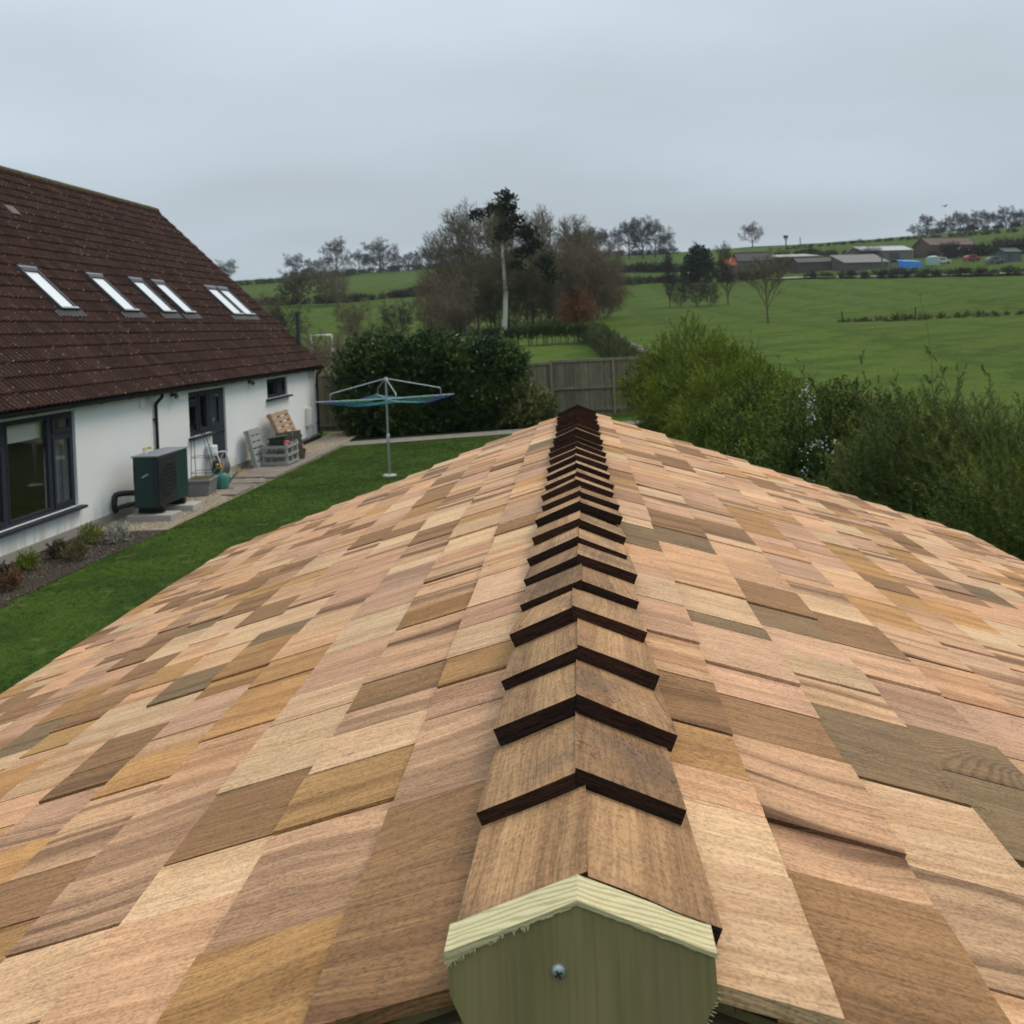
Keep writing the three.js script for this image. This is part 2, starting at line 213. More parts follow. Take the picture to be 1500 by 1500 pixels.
// a board given by its own frame: s along the grain, t across, h thickness; at(s, t, h) -> Vector3. uvAt in the atlas board k
function boardGeo(at, s0, s1, t0, t1, hb, ht, k, r, opt = {}) {
  const b = new GB(), tx = k % AT, ty = Math.floor(k / AT), L = s1 - s0, w = t1 - t0, o1 = r() * Math.max(0, 0.19 - L), o2 = r() * Math.max(0, 0.19 - w), flip = r() < 0.5;
  const uv = (s, t) => { let a = clamp((s - s0 + o1 + 0.004) / 0.2, 0.02, 0.98), c = clamp((t - t0 + o2 + 0.004) / 0.2, 0.02, 0.98); if (flip) a = 1 - a; return [(tx + a) / AT, (ty + c) / AT]; };
  const tint = opt.tint ?? [1, 1, 1], end = opt.end ?? tint, N = opt.n ?? 4, e = [], f = [];
  for (let i = 0; i <= N; i++) { const t = t0 + w * i / N; e.push([s1 + (r() - 0.5) * (opt.ragged ?? 0.0016), t]); f.push([s0, t]); }
  const j0 = (r() - 0.5) * 0.0015, j1 = (r() - 0.5) * 0.0015, lift = (opt.lift ?? 0);
  const P = (q, top, i) => { const h = (top ? ht(q[0]) : hb(q[0])) + lift * (q[1] - t0) / w; return at(q[0], q[1] + (i === 0 ? (opt.mitre ? -h * opt.mitre : j0) : i === N ? j1 : 0), h); };
  for (let i = 0; i < N; i++) {
    b.quad(P(f[i], 1, i), P(e[i], 1, i), P(e[i + 1], 1, i + 1), P(f[i + 1], 1, i + 1), [uv(...f[i]), uv(...e[i]), uv(...e[i + 1]), uv(...f[i + 1])], tint);
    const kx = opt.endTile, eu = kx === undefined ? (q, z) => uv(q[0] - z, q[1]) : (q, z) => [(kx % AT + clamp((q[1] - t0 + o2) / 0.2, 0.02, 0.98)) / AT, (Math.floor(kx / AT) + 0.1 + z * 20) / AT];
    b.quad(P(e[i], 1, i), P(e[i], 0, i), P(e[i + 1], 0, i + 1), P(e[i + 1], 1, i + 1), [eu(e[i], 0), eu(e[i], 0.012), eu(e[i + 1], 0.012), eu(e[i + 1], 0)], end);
  }
  const side = (i) => { const a = f[i], c = e[i]; b.quad(P(a, 1, i), P(a, 0, i), P(c, 0, i), P(c, 1, i), [uv(...a), uv(a[0], a[1] + 0.01), uv(c[0], c[1] + 0.01), uv(...c)], tint); };
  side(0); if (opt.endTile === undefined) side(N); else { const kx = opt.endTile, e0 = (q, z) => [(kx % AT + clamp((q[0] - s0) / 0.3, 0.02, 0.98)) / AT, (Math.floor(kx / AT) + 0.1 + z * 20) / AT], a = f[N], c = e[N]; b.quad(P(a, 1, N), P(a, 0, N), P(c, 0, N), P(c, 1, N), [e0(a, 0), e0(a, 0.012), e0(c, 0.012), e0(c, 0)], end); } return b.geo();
}
const PHI = Math.atan(0.365), CP = Math.cos(PHI), SP = Math.sin(PHI), RX = -0.011, RY = 2.906, ZN = 0.585, EX = 0.1315;
{
  const gz = thing('gazebo', 'timber gazebo with a new cedar shingle roof and dark ridge caps', 'gazebo', [0, 0, 0]);
  const r = rng(2024), list = [];
  const W8 = [[0, 24], [1, 20], [2, 17], [3, 12], [4, 15], [5, 6], [6, 24]];
  const pick = () => { let t = r() * W8.reduce((s, a) => s + a[1], 0); for (const [k, w] of W8) { if ((t -= w) < 0) return k; } return 0; };
  camera.updateMatrixWorld(true); camera.updateProjectionMatrix();
  for (const sg of [-1, 1]) {
    const n = sg < 0 ? 13 : 14, s00 = sg < 0 ? 0.182 : 0.158, ZF = sg < 0 ? 4.42 : 4.5;
    const at = (s, t, h) => V(RX + sg * (s * CP + h * SP), RY - s * SP + h * CP, -t);
    for (let i = 0; i < n; i++) {
      const sb = s00 + i * EX; let t = ZN - (r() * 0.004);
      while (t < ZF - 0.02) {
        let w = 0.062 + 0.14 * Math.pow(r(), 0.85); if (i === 0 && t < 0.6) w = 0.13 + 0.05 * r(); if (ZF - t - w < 0.06) w = ZF - t; w = Math.min(w, 0.198);
        const th = 0.0078 + 0.0046 * r(), up = (r() - 0.3) * 0.0012, sj = sb + (r() - 0.5) * 0.004, k = 0.0765, gap = 0.001 + 0.0018 * r() * r();
        const ht = (s) => 0.0209 + th - 0.0085 - k * (sb - s) + up, gp = 0.0125 + 0.0032 * r() * r(), hb = (s) => Math.max(gp - k * (sb - s) + up, -0.006);
        const ty = pick(), kk = ty * AT + Math.floor(r() * AT), v = 0.88 + 0.2 * r(), wm = (r() - 0.5) * 0.05, s0 = Math.max(0.012, sj - EX * 1.28);
        const g = boardGeo(at, s0, sj, t + gap, t + w - gap, hb, ht, kk, r, { tint: [v * (1 + wm), v, v * (1 - wm)], lift: (r() - 0.5) * 0.0014 });
        const c = at(sj - EX / 2, t + w / 2, 0.02), pr = c.clone().project(camera), dist = c.distanceTo(EYE), nrm = V(sg * SP, CP, 0), cosv = Math.max(0, EYE.clone().sub(c).normalize().dot(nrm));
        const inside = Math.abs(pr.x) < 1.12 && Math.abs(pr.y) < 1.12;
        list.push({ g, score: inside ? w * cosv / dist ** 2 : 0 }); t += w;
      }
    }
    const deckN = s00 + (n - 1) * EX - 0.03;
    const deck = new GB(); deck.quad(at(0, ZN + 0.01, -0.012), at(deckN, ZN + 0.01, -0.012), at(deckN, ZF - 0.01, -0.012), at(0, ZF - 0.01, -0.012)); deck.quad(at(0, ZN + 0.01, -0.03), at(deckN, ZN + 0.01, -0.03), at(deckN, ZF - 0.01, -0.03), at(0, ZF - 0.01, -0.03));
    mesh('roof_deck', deck.geo(), mat([0.12, 0.1, 0.06], 0.9, DS), gz);
    // undercloak strip and treated bargeboards at both gables
    for (const [z, d] of [[ZN, 1], [ZF, -1]]) {
      const u = boardGeo((s, t, h) => at(t, z + d * s, h), 0.008, 0.09, 0.1, deckN, () => -0.002, () => 0.0045, 2, r, { ragged: 0.001, n: 12 }); mesh('undercloak', u, cedarM, gz);
      const bb = new GB(), q = (s, h, t) => at(s, t, h), z0 = z + d * 0.022, z1 = z + d * 0.05; const F = [[0.0, -0.006], [deckN, -0.006], [deckN, -0.13], [0.0, -0.13]];
      bb.quad(...F.map(([s, h]) => q(s, h, z0))); bb.quad(...F.map(([s, h]) => q(s, h, z1))); for (let e = 0; e < 4; e++) { const a = F[e], c = F[(e + 1) % 4]; bb.quad(q(...a, z0), q(...c, z0), q(...c, z1), q(...a, z1)); }
      const g = bb.geo(); mesh('bargeboard', uvm(g, 1), null, gz).material = null;
    }
    mesh('eaves_beam', bx(0.1, 0.15, ZF - ZN - 0.2, RX + sg * (deckN - 0.2) * CP, RY - (deckN - 0.2) * SP - 0.13, -(ZN + ZF) / 2), null, gz).material = null;
    for (const z of [ZN + 0.35, ZF - 0.35]) mesh('post', rbx(0.12, RY - (deckN - 0.2) * SP - 0.206, 0.12, 0.008, RX + sg * (deckN - 0.2) * CP, (RY - (deckN - 0.2) * SP - 0.206) / 2, -z), null, gz).material = null;
  }
  list.sort((a, b) => b.score - a.score);
  list.slice(0, 300).forEach((q) => mesh('shingle', q.g, cedarM, gz));
  const rest = mesh('shingles', merge(list.slice(300).map((q) => q.g)), cedarM, gz); rest.userData.kind = 'stuff';
  // treated green timber
  const greenT = tex(512, (u, v) => { const a = fbm(u * 3, v * 26, 4), b = n2(u * 9, v * 260), c = fbm(u * 7 + 40, v * 7, 3); let q = mix3([0.18, 0.15, 0.062], [0.29, 0.235, 0.105], a); q = mix3(q, [0.22, 0.17, 0.085], 0.6 * sst(0.5, 0.75, fbm(u * 2 + 9, v * 14, 2))); const k = (0.86 + 0.25 * b) * (0.9 + 0.2 * c); return toS(q.map((x) => x * k)); });
  const greenM = mat(0xffffff, 0.8, { map: greenT, bumpMap: greenT, bumpScale: 0.0006, side: THREE.DoubleSide });
  gz.children.forEach((m) => { if (!m.material) m.material = greenM; });
  // ridge end plate: six-sided treated board with a pale sawn top edge
  const sh = new THREE.Shape(), w = 0.0815, cx = RX - 0.002, yt = 2.9515, yc = 2.9195;
  [[cx, yt], [cx - w, yc], [cx - w + 0.001, 2.893], [cx - w + 0.022, 2.845], [cx - w + 0.03, 2.79], [cx + w - 0.03, 2.79], [cx + w - 0.02, 2.845], [cx + w + 0.001, 2.895], [cx + w, yc]].forEach(([x, y], i) => i ? sh.lineTo(x, y) : sh.moveTo(x, y));
  let pg = new THREE.ExtrudeGeometry(sh, { depth: 0.027, bevelEnabled: false }); pg.translate(0, 0, -0.604); const pp = pg.attributes.position, pu = pg.attributes.uv; for (let i = 0; i < pp.count; i++) pu.setXY(i, (pp.getY(i) - 2.7) * 2.2, (pp.getX(i) + 1) * 2.2);
  const plate = mesh('ridge_end_plate', pg, greenM, gz);
  const paleT = tex(512, (u, v) => { const q = Math.pow(0.5 + 0.5 * Math.sin(u * 150 + v * 26 + (fbm(u * 14, v * 5, 3) - 0.5) * 9), 2), f = n2(u * 300, v * 300); return toS(mix3([0.6, 0.53, 0.31], [0.34, 0.29, 0.14], q * 0.8).map((x) => x * (0.85 + 0.25 * f))); });
  const paleM = mat(0xffffff, 0.85, { map: paleT, ...DS });
  for (const sg of [-1, 1]) { // sawn edge as its own thin cap of fresh wood, fuzzy lower lip
    const b = new GB(), rr = rng(40 + sg), N = 22, A = V(cx, yt, 0), B = V(cx + sg * w, yc, 0);
    for (let i = 0; i < N; i++) { const f = (q, z, dy) => { const p = A.clone().lerp(B, q); return V(p.x + (q === 1 ? sg * 0.0012 : 0), p.y + dy, z); }, q0 = i / N, q1 = (i + 1) / N, l0 = sg < 0 ? 0.0016 + 0.004 * sst(0.55, 1, q0) + 0.0012 * rr() : 0.0013 + 0.0009 * rr(); const uv = (q, z) => [z * 8, q * 0.5 + (sg > 0 ? 0.5 : 0)];
      b.quad(f(q0, -0.6035, 0.0012), f(q1, -0.6035, 0.0012), f(q1, -0.5755, 0.0012), f(q0, -0.5755, 0.0012), [uv(q0, 0), uv(q1, 0), uv(q1, 0.028), uv(q0, 0.028)]);
      b.quad(f(q0, -0.5755, 0.0012), f(q1, -0.5755, 0.0012), f(q1, -0.5755, -l0), f(q0, -0.5755, -l0), [uv(q0, 0.028), uv(q1, 0.028), uv(q1, 0.034), uv(q0, 0.034)]);
      if (sg < 0 && q0 > 0.35 && rr() < 0.8) for (let s = 0; s < 5; s++) { const q = q0 + rr() / N, p = f(q, -0.5752, -l0); b.limb(p, p.clone().add(V((rr() - 0.5) * 0.002, -0.0006 - 0.0019 * rr(), 0.001 * rr())), 0.0004, 0.0002, 3); } }
    mesh('sawn_edge', b.geo(), paleM, plate);
  }
  { const b = new GB(), rr = rng(8); for (let i = 0; i < 26; i++) { const p = V(cx + w + 0.0005, 2.897 - rr() * 0.05 * rr() * 1.6, -0.577 - rr() * 0.004); p.x -= Math.max(0, (2.893 - p.y)) * 0.42; b.limb(p, p.clone().add(V(0.001 + 0.002 * rr(), (rr() - 0.5) * 0.003, 0.002 * rr())), 0.0005, 0.0003, 3); } mesh('splinters', b.geo(), paleM, plate); }
  { // bolt with a cross recess
    const by = 2.9085, bX = -0.026, hd = new THREE.LatheGeometry([[0, 0.0032], [0.0026, 0.003], [0.0042, 0.0016], [0.0047, 0], [0.0047, -0.002]].map(([a, c]) => new THREE.Vector2(a, c)), 20); hd.rotateX(Math.PI / 2); hd.translate(bX, by, -0.5768);
    const bolt = mesh('bolt', hd, mat([0.42, 0.45, 0.45], 0.5, { metalness: 0.8 }), plate); mesh('recess', merge([bx(0.005, 0.0011, 0.0006, bX, by, -0.5735, 0, 0, 0.5), bx(0.0011, 0.005, 0.0006, bX, by, -0.57345, 0, 0, 0.5)]), mat([0.03, 0.03, 0.03], 0.6), bolt);
  }
  // ridge caps, each a pair of thick boards lapped along the ridge
  const cr = rng(606), NC = 27, CE = 0.1405;
  for (let i = 0; i < NC; i++) {
    const cap = new THREE.Group(); cap.name = 'ridge_cap'; gz.add(cap);
    const zb = 0.604 + i * CE + (cr() - 0.5) * 0.012 * (i ? 1 : 0), th = i ? 0.0135 + 0.005 * cr() : 0.0125, dx = (cr() - 0.5) * 0.007, dy = (cr() - 0.5) * 0.002, own = cr() < 0.5 ? -1 : 1;
    for (const sg of [-1, 1]) {
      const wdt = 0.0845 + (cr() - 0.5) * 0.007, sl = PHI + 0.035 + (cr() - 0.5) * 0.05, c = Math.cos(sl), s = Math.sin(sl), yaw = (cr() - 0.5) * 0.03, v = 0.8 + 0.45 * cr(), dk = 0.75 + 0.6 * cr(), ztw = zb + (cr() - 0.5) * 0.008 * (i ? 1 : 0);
      // frame: s from far (thin) to near (thick butt), t from the ridge outwards
      const tilt = 0.052, len = CE * 1.9, top0 = 2.9385, at = (a, t, h) => { const f = a; return V(RX + dx + sg * (t * c + (h) * s * 1) + yaw * (len - f) * 0.5, top0 + dy - t * s + h * c - tilt * (len - f), -(ztw + (len - f) + yaw * t)); };
      const ov = sg === own ? -0.0045 : 0.0047, w0 = i === 0 ? 0.97 : 1;
      const grey = cr(), tint = mix3([v, v * 0.98, v * 0.95], [v * 0.78, v * 0.8, v * 0.82], grey * 0.6);
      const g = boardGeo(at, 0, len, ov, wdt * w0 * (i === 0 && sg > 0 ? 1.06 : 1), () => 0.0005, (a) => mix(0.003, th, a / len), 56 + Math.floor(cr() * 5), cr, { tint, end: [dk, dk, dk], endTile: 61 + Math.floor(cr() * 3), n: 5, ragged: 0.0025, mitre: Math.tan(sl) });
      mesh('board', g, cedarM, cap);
    }
  }
}
// ---------------------------------------------------------------- house
const renderT = tex(1024, (u, v) => { const a = tfbm(u, v, 4, 5), b = tn(u * 300, v * 300, 300), c = tn(u * 40, v * 5, 5 * 8); const k = 0.94 + 0.06 * a + 0.03 * (b - 0.5) - 0.0 * c; return [k * 0.93, k * 0.935, k * 0.93]; });
const wallT = tex(2048, (u, v) => { // the long front wall: u along it from the far corner, v up
  const z = 0.3 + u * 22.7, y = v * 2.42, a = fbm(z * 0.7, y * 0.9, 5), b = n2(z * 70, y * 70), k = 0.95 + 0.05 * a + 0.025 * (b - 0.5); let c = [k * 0.915, k * 0.93, k * 0.93];
  const drip = fbm(z * 9, y * 0.7 + 20, 3), foot = sst(0.55, 0.12, y + 0.35 * (fbm(z * 2.2 + 3, y * 2, 3) - 0.5)), corner = sst(1.9, 0.4, z + (fbm(z * 3, y * 1.4, 3) - 0.5) * 1.6), pipe = sst(0.5, 0.05, Math.abs(z - 12.2) + 0.25 * drip) * sst(1.7, 2.3, y);
  c = mix3(c, [0.64, 0.65, 0.55], 0.42 * foot * sst(0.3, 0.7, drip)); c = mix3(c, [0.6, 0.62, 0.54], 0.5 * corner * sst(0.25, 0.65, drip)); c = mix3(c, [0.55, 0.48, 0.38], 0.6 * pipe); return c;
}, true, 256);
const wallM2 = mat(0xffffff, 0.92, { map: wallT });
const wallM = mat(0xffffff, 0.92, { map: renderT, bumpMap: tex(512, (u, v) => { const b = tfbm(u, v, 90, 3); return [b, b, b]; }, false), bumpScale: 0.002 });
const anthM = mat([0.024, 0.029, 0.04], 0.6, { specularIntensity: 0.5 }), blackM = mat([0.01, 0.011, 0.013], 0.55, { specularIntensity: 0.45 }), plinthM = mat([0.3, 0.28, 0.25], 0.95);
const glassM = new THREE.MeshPhysicalMaterial({ color: 0xffffff, roughness: 0.03, transmission: 1, thickness: 0, ior: 1.5 });
const HZ0 = 0.3, HZ1 = 23, HPHI = 44.6 * D2R, HC = Math.cos(HPHI), HS = Math.sin(HPHI), EVX = 0.22, EVY = 2.375, RUN = 5.42;
const house = thing('house', 'white rendered bungalow with a brown tiled roof and anthracite windows', 'house', [-8.579, 0, -31.13], -0.0159);
{
  const MW = [14.97, 17.75, 0.53, 2.2], DW = [8.09, 9.0, 0.06, 2.18], KW = [9.0, 10.24, 1.16, 2.18], SW = [3.25, 5.03, 1.64, 2.18];
  const sh = new THREE.Shape([[HZ0, 0], [HZ1, 0], [HZ1, 2.42], [HZ0, 2.42]].map((p) => new THREE.Vector2(...p)));
  const hole = (P) => sh.holes.push(new THREE.Path(P.map((p) => new THREE.Vector2(...p))));
  hole([[MW[0], MW[2]], [MW[0], MW[3]], [MW[1], MW[3]], [MW[1], MW[2]]]); hole([[SW[0], SW[2]], [SW[0], SW[3]], [SW[1], SW[3]], [SW[1], SW[2]]]);
  hole([[DW[0], DW[2]], [DW[0], 2.18], [KW[1], 2.18], [KW[1], KW[2]], [DW[1], KW[2]], [DW[1], DW[2]]]);
  let g = new THREE.ExtrudeGeometry(sh, { depth: 0.3, bevelEnabled: false }); g.rotateY(-Math.PI / 2); { const p = g.attributes.position, uv = g.attributes.uv; for (let i = 0; i < p.count; i++) uv.setXY(i, clamp((p.getZ(i) - 0.3) / 22.7, 0.001, 0.999), clamp(p.getY(i) / 2.42, 0.005, 0.995)); mesh('wall', g, wallM2, house); }
  const gb = (z, d) => { const s = new THREE.Shape([[-0.3, 0], [-10.4, 0], [-10.4, 2.4], [-5.2, 7.5], [-0.3, 2.65]].map((p) => new THREE.Vector2(...p))), q = new THREE.ExtrudeGeometry(s, { depth: 0.3, bevelEnabled: false }); q.translate(0, 0, z); return uvm(q, 0.4); };
  mesh('gable_wall', gb(HZ0), wallM, house); mesh('gable_wall', gb(HZ1 - 0.3), wallM, house); mesh('back_wall', bx(0.3, 2.4, HZ1 - HZ0 - 0.6, -10.25, 1.2, (HZ0 + HZ1) / 2), wallM, house);
  const dimM = mat([0.6, 0.58, 0.54], 0.9), oakM = mat([0.3, 0.2, 0.12], 0.7); mesh('floor', bx(9.75, 0.05, HZ1 - HZ0 - 0.7, -5.2, 0.025, (HZ0 + HZ1) / 2), oakM, house); mesh('ceiling', bx(9.6, 0.1, HZ1 - HZ0 - 0.7, -5.15, 2.36, (HZ0 + HZ1) / 2), dimM, house); mesh('partition_wall', bx(0.1, 2.2, HZ1 - HZ0 - 0.7, -4.2, 1.2, (HZ0 + HZ1) / 2), dimM, house);
  for (const z of [6.4, 12.2, 19.5]) mesh('partition_wall', bx(3.8, 2.2, 0.1, -2.2, 1.2, z), dimM, house);
  mesh('plinth', bx(0.05, 0.16, HZ1 - HZ0, 0.0, 0.09, (HZ0 + HZ1) / 2), plinthM, house).position.x = 0.012;
  mesh('drain_board', bx(0.1, 0.11, 4.3, 0.1, 0.06, 2.6), blackM, house);
  // pale reveals above the openings
  const headM = mat([0.72, 0.73, 0.73], 0.9); mesh('lintel', bx(0.05, 0.045, 3.0, 0.026, 2.225, 16.33), headM, house); mesh('lintel', bx(0.03, 0.035, 2.3, 0.016, 2.2, 9.15), headM, house);
  function windowUnit(z0, z1, y0, y1, lights, sill) { // lights: [za, zb, ya, yb, opening]
    const wd = new THREE.Group(); wd.name = 'window'; house.add(wd); const X = -0.09, f = 0.062, fr = [bx(0.07, y1 - y0, f, X, (y0 + y1) / 2, z0 + f / 2), bx(0.07, y1 - y0, f, X, (y0 + y1) / 2, z1 - f / 2), bx(0.07, f, z1 - z0 - 2 * f, X, y0 + f / 2, (z0 + z1) / 2), bx(0.07, f, z1 - z0 - 2 * f, X, y1 - f / 2, (z0 + z1) / 2)];
    mesh('frame', merge(fr), anthM, wd);
    for (const [za, zb, ya, yb, op] of lights) {
      const c = new THREE.Group(); c.name = 'light'; const s = op ? 0.062 : 0.034, P = op ? -0.062 : -0.075; const q = [bx(0.056, yb - ya, s, P, (ya + yb) / 2, za + s / 2), bx(0.056, yb - ya, s, P, (ya + yb) / 2, zb - s / 2), bx(0.056, s, zb - za - 2 * s, P, ya + s / 2, (za + zb) / 2), bx(0.056, s, zb - za - 2 * s, P, yb - s / 2, (za + zb) / 2)];
      mesh('casement', merge(q), anthM, wd); mesh('pane', bx(0.004, yb - ya - 2 * s - 0.002, zb - za - 2 * s - 0.002, -0.088, (ya + yb) / 2, (za + zb) / 2), glassM, wd);
    }
    if (sill) mesh('sill', rbx(0.2, 0.05, z1 - z0 + sill, 0.008, 0.03, y0 - 0.028, (z0 + z1) / 2), anthM, wd);
    return wd;
  }
  const w1 = windowUnit(...MW, [[15.03, 15.62, 1.86, 2.14, 1], [15.03, 15.62, 0.6, 1.8, 1], [15.72, 16.88, 0.6, 2.14, 0], [16.98, 17.69, 1.86, 2.14, 1], [16.98, 17.69, 0.6, 1.8, 1]], 0.16);
  mesh('frame', merge([bx(0.068, 1.6, 0.1, -0.09, 1.365, 15.67), bx(0.068, 1.6, 0.1, -0.09, 1.365, 16.93), bx(0.067, 0.06, 0.6, -0.09, 1.83, 15.325), bx(0.067, 0.06, 0.7, -0.09, 1.83, 17.34)]), anthM, w1);
  const blindM = mat([0.62, 0.64, 0.6], 0.95); mesh('roller_blind', bx(0.01, 0.34, 1.2, -0.2, 1.98, 16.3), blindM, w1); mesh('roller_blind', bx(0.01, 1.05, 0.56, -0.22, 1.1, 15.33), mat([0.2, 0.21, 0.23], 0.95), w1);
  const w2 = windowUnit(9.0, 10.24, 1.16, 2.18, [[9.08, 9.6, 1.24, 2.12, 1], [9.68, 10.18, 1.24, 1.88, 0], [9.68, 10.18, 1.94, 2.12, 1]], 0);
  mesh('frame', merge([bx(0.068, 0.94, 0.06, -0.09, 1.67, 9.64), bx(0.067, 0.04, 0.5, -0.09, 1.91, 9.93)]), anthM, w2); mesh('sill', rbx(0.2, 0.05, 1.32, 0.008, 0.03, 1.132, 9.66), anthM, w2);
  const w3 = windowUnit(...SW, [[3.33, 4.08, 1.7, 2.12, 1], [4.16, 4.97, 1.7, 2.12, 0]], 0.24); mesh('frame', bx(0.068, 0.42, 0.07, -0.09, 1.91, 4.12), anthM, w3);
  // stable door
  const dr = new THREE.Group(); dr.name = 'door'; house.add(dr); const dM = mat([0.022, 0.03, 0.042], 0.5);
  mesh('door_frame', merge([bx(0.08, 2.12, 0.06, -0.09, 1.12, 8.12), bx(0.08, 2.12, 0.06, -0.09, 1.12, 8.97), bx(0.08, 0.06, 0.79, -0.09, 2.15, 8.545)]), anthM, dr);
  mesh('upper_leaf', merge([rbx(0.05, 0.97, 0.78, 0.004, -0.075, 1.63, 8.545)]), dM, dr); mesh('lower_leaf', rbx(0.05, 1.02, 0.78, 0.004, -0.075, 0.6, 8.545), dM, dr);
  mesh('weather_bar', rbx(0.05, 0.035, 0.8, 0.006, -0.03, 1.135, 8.545), anthM, dr); mesh('glazing', bx(0.012, 0.62, 0.12, -0.046, 1.66, 8.48), mat([0.012, 0.014, 0.016], 0.08), dr);
  mesh('handle', merge([rbx(0.03, 0.16, 0.03, 0.006, -0.036, 1.4, 8.85), rbx(0.025, 0.022, 0.13, 0.006, -0.02, 1.43, 8.8)]), mat([0.62, 0.63, 0.65], 0.25, { metalness: 0.9 }), dr);
  mesh('letter_plate', rbx(0.01, 0.03, 0.16, 0.003, -0.045, 2.0, 8.5), mat([0.3, 0.31, 0.32], 0.4, { metalness: 0.6 }), dr); mesh('threshold', bx(0.3, 0.06, 0.95, -0.06, 0.03, 8.545), plinthM, dr);
  // gutter, fascia, downpipes
  mesh('fascia', bx(0.025, 0.13, HZ1 - HZ0, 0.12, 2.325, (HZ0 + HZ1) / 2), blackM, house); mesh('soffit', bx(0.107, 0.02, HZ1 - HZ0, 0.0535, 2.275, (HZ0 + HZ1) / 2), blackM, house);
  { const s = new THREE.Shape(); s.absarc(0, 0, 0.072, Math.PI, 2 * Math.PI, false); s.absarc(0, 0, 0.066, 2 * Math.PI, Math.PI, true); const q = new THREE.ExtrudeGeometry(s, { depth: HZ1 - HZ0 + 0.1, bevelEnabled: false, curveSegments: 8 }); q.translate(0.206, 2.335, HZ0 - 0.1); const gt = mesh('gutter', q, blackM, house);
    for (let z = 0.8; z < HZ1; z += 1.05) { const t = new THREE.TorusGeometry(0.075, 0.008, 5, 8, Math.PI); t.rotateZ(Math.PI); t.translate(0.206, 2.335, z); mesh('bracket', t, blackM, gt); } }
  for (const [z, yb] of [[11.95, 0.1], [0.36, 0.16]]) { const p = mesh('downpipe', tube([[0.192, 2.29, z], [0.188, 2.2, z], [0.06, 2.07, z], [0.05, 1.96, z], [0.05, 1.2, z], [0.05, yb + 0.15, z], [0.06, yb + 0.05, z], [0.17, yb, z]], 0.034, 60, 10), blackM, house); for (const y of [1.75, 1.1, 0.5]) mesh('pipe_clip', merge([bx(0.05, 0.035, 0.13, 0.03, y, z)]), blackM, p); }
  // lamps, meter box, vent
  for (const z of [11.12, 6.44]) { const l = new THREE.Group(); l.name = 'wall_lamp'; house.add(l); mesh('bracket', rbx(0.05, 0.1, 0.08, 0.01, 0.026, 2.2, z), mat([0.08, 0.075, 0.06], 0.6), l); mesh('lamp_head', (() => { const q = new THREE.CylinderGeometry(0.035, 0.06, 0.12, 14); q.rotateZ(0.5); q.translate(0.12, 2.17, z); return q; })(), mat([0.1, 0.09, 0.07], 0.5), l); mesh('lens', (() => { const q = new THREE.SphereGeometry(0.045, 12, 8); q.translate(0.15, 2.115, z); return q; })(), mat([0.6, 0.58, 0.5], 0.3), l); }
  const mb = new THREE.Group(); mb.name = 'meter_box'; house.add(mb); const creamM = mat([0.68, 0.66, 0.58], 0.6); mesh('casing', rbx(0.1, 0.58, 0.42, 0.012, 0.052, 0.8, 1.42), creamM, mb); mesh('lid', rbx(0.02, 0.5, 0.36, 0.006, 0.108, 0.81, 1.42), mat([0.72, 0.7, 0.62], 0.55), mb); for (const z of [1.36, 1.5]) mesh('conduit', rod([0.04, 0.1, z], [0.04, 0.52, z], 0.02), mat([0.6, 0.6, 0.56], 0.6), mb);
  mesh('vent_cover', merge([rbx(0.03, 0.2, 0.16, 0.006, 0.016, 2.13, 12.5), bx(0.008, 0.012, 0.12, 0.034, 2.1, 12.5), bx(0.008, 0.012, 0.12, 0.034, 2.13, 12.5), bx(0.008, 0.012, 0.12, 0.034, 2.16, 12.5)]), mat([0.72, 0.73, 0.73], 0.7), house);

  // roof: a mesh of the boarding with tiles as its pieces
  const rg = new GB(), sl = RUN / HC, P = (z, s, h) => V(EVX - s * HC + h * HS, EVY + s * HS + h * HC, z);
  rg.quad(P(HZ0 - 0.04, 0.02, 0), P(HZ1 + 0.04, 0.02, 0), P(HZ1 + 0.04, sl, 0), P(HZ0 - 0.04, sl, 0)); const back = (z, s) => V(EVX - 2 * RUN + s * HC, EVY + s * HS, z); rg.quad(back(HZ0 - 0.04, 0), back(HZ1 + 0.04, 0), back(HZ1 + 0.04, sl), back(HZ0 - 0.04, sl));
  const tileT = tex(1024, (u, v) => { const a = tfbm(u, v, 8, 5), b = tn(u * 260, v * 260, 260), sp = tn(u * 90, v * 90, 90), sq = tn(u * 34 + 5, v * 34, 34); let c = mix3([0.03, 0.0155, 0.0125], [0.066, 0.034, 0.026], a * 0.75 + b * 0.3); const li = sst(0.9, 0.94, sp) * sst(0.3, 0.5, tfbm(u + 0.4, v + 0.2, 7, 3)) + 0.9 * sst(0.955, 0.97, sq); c = mix3(c, [0.36, 0.35, 0.32], clamp(li) * 0.85); c = mix3(c, [0.11, 0.065, 0.035], 0.18 * sst(0.6, 0.8, tfbm(u + 0.7, v, 5, 4))); return toS(c); });
  const tileB = tex(256, (u, v) => { const b = tfbm(u, v, 60, 2); return [b, b, b]; }, false);
  const tileMs = [0.82, 0.92, 1, 1.08, 1.2].map((k) => mat([k, k * 0.985, k * 0.97], 0.9, { map: tileT, bumpMap: tileB, bumpScale: 0.004, ...DS }));
  const roof = mesh('roof', rg.geo(), mat([0.05, 0.035, 0.03], 0.95, DS), house);
  const TW = 0.29, TG = 0.338, NS = 12, prof = (x) => { const c = Math.cos(x / TW * 4 * Math.PI); return 0.014 + 0.02 * Math.sign(c) * Math.pow(Math.abs(c), 0.7); };
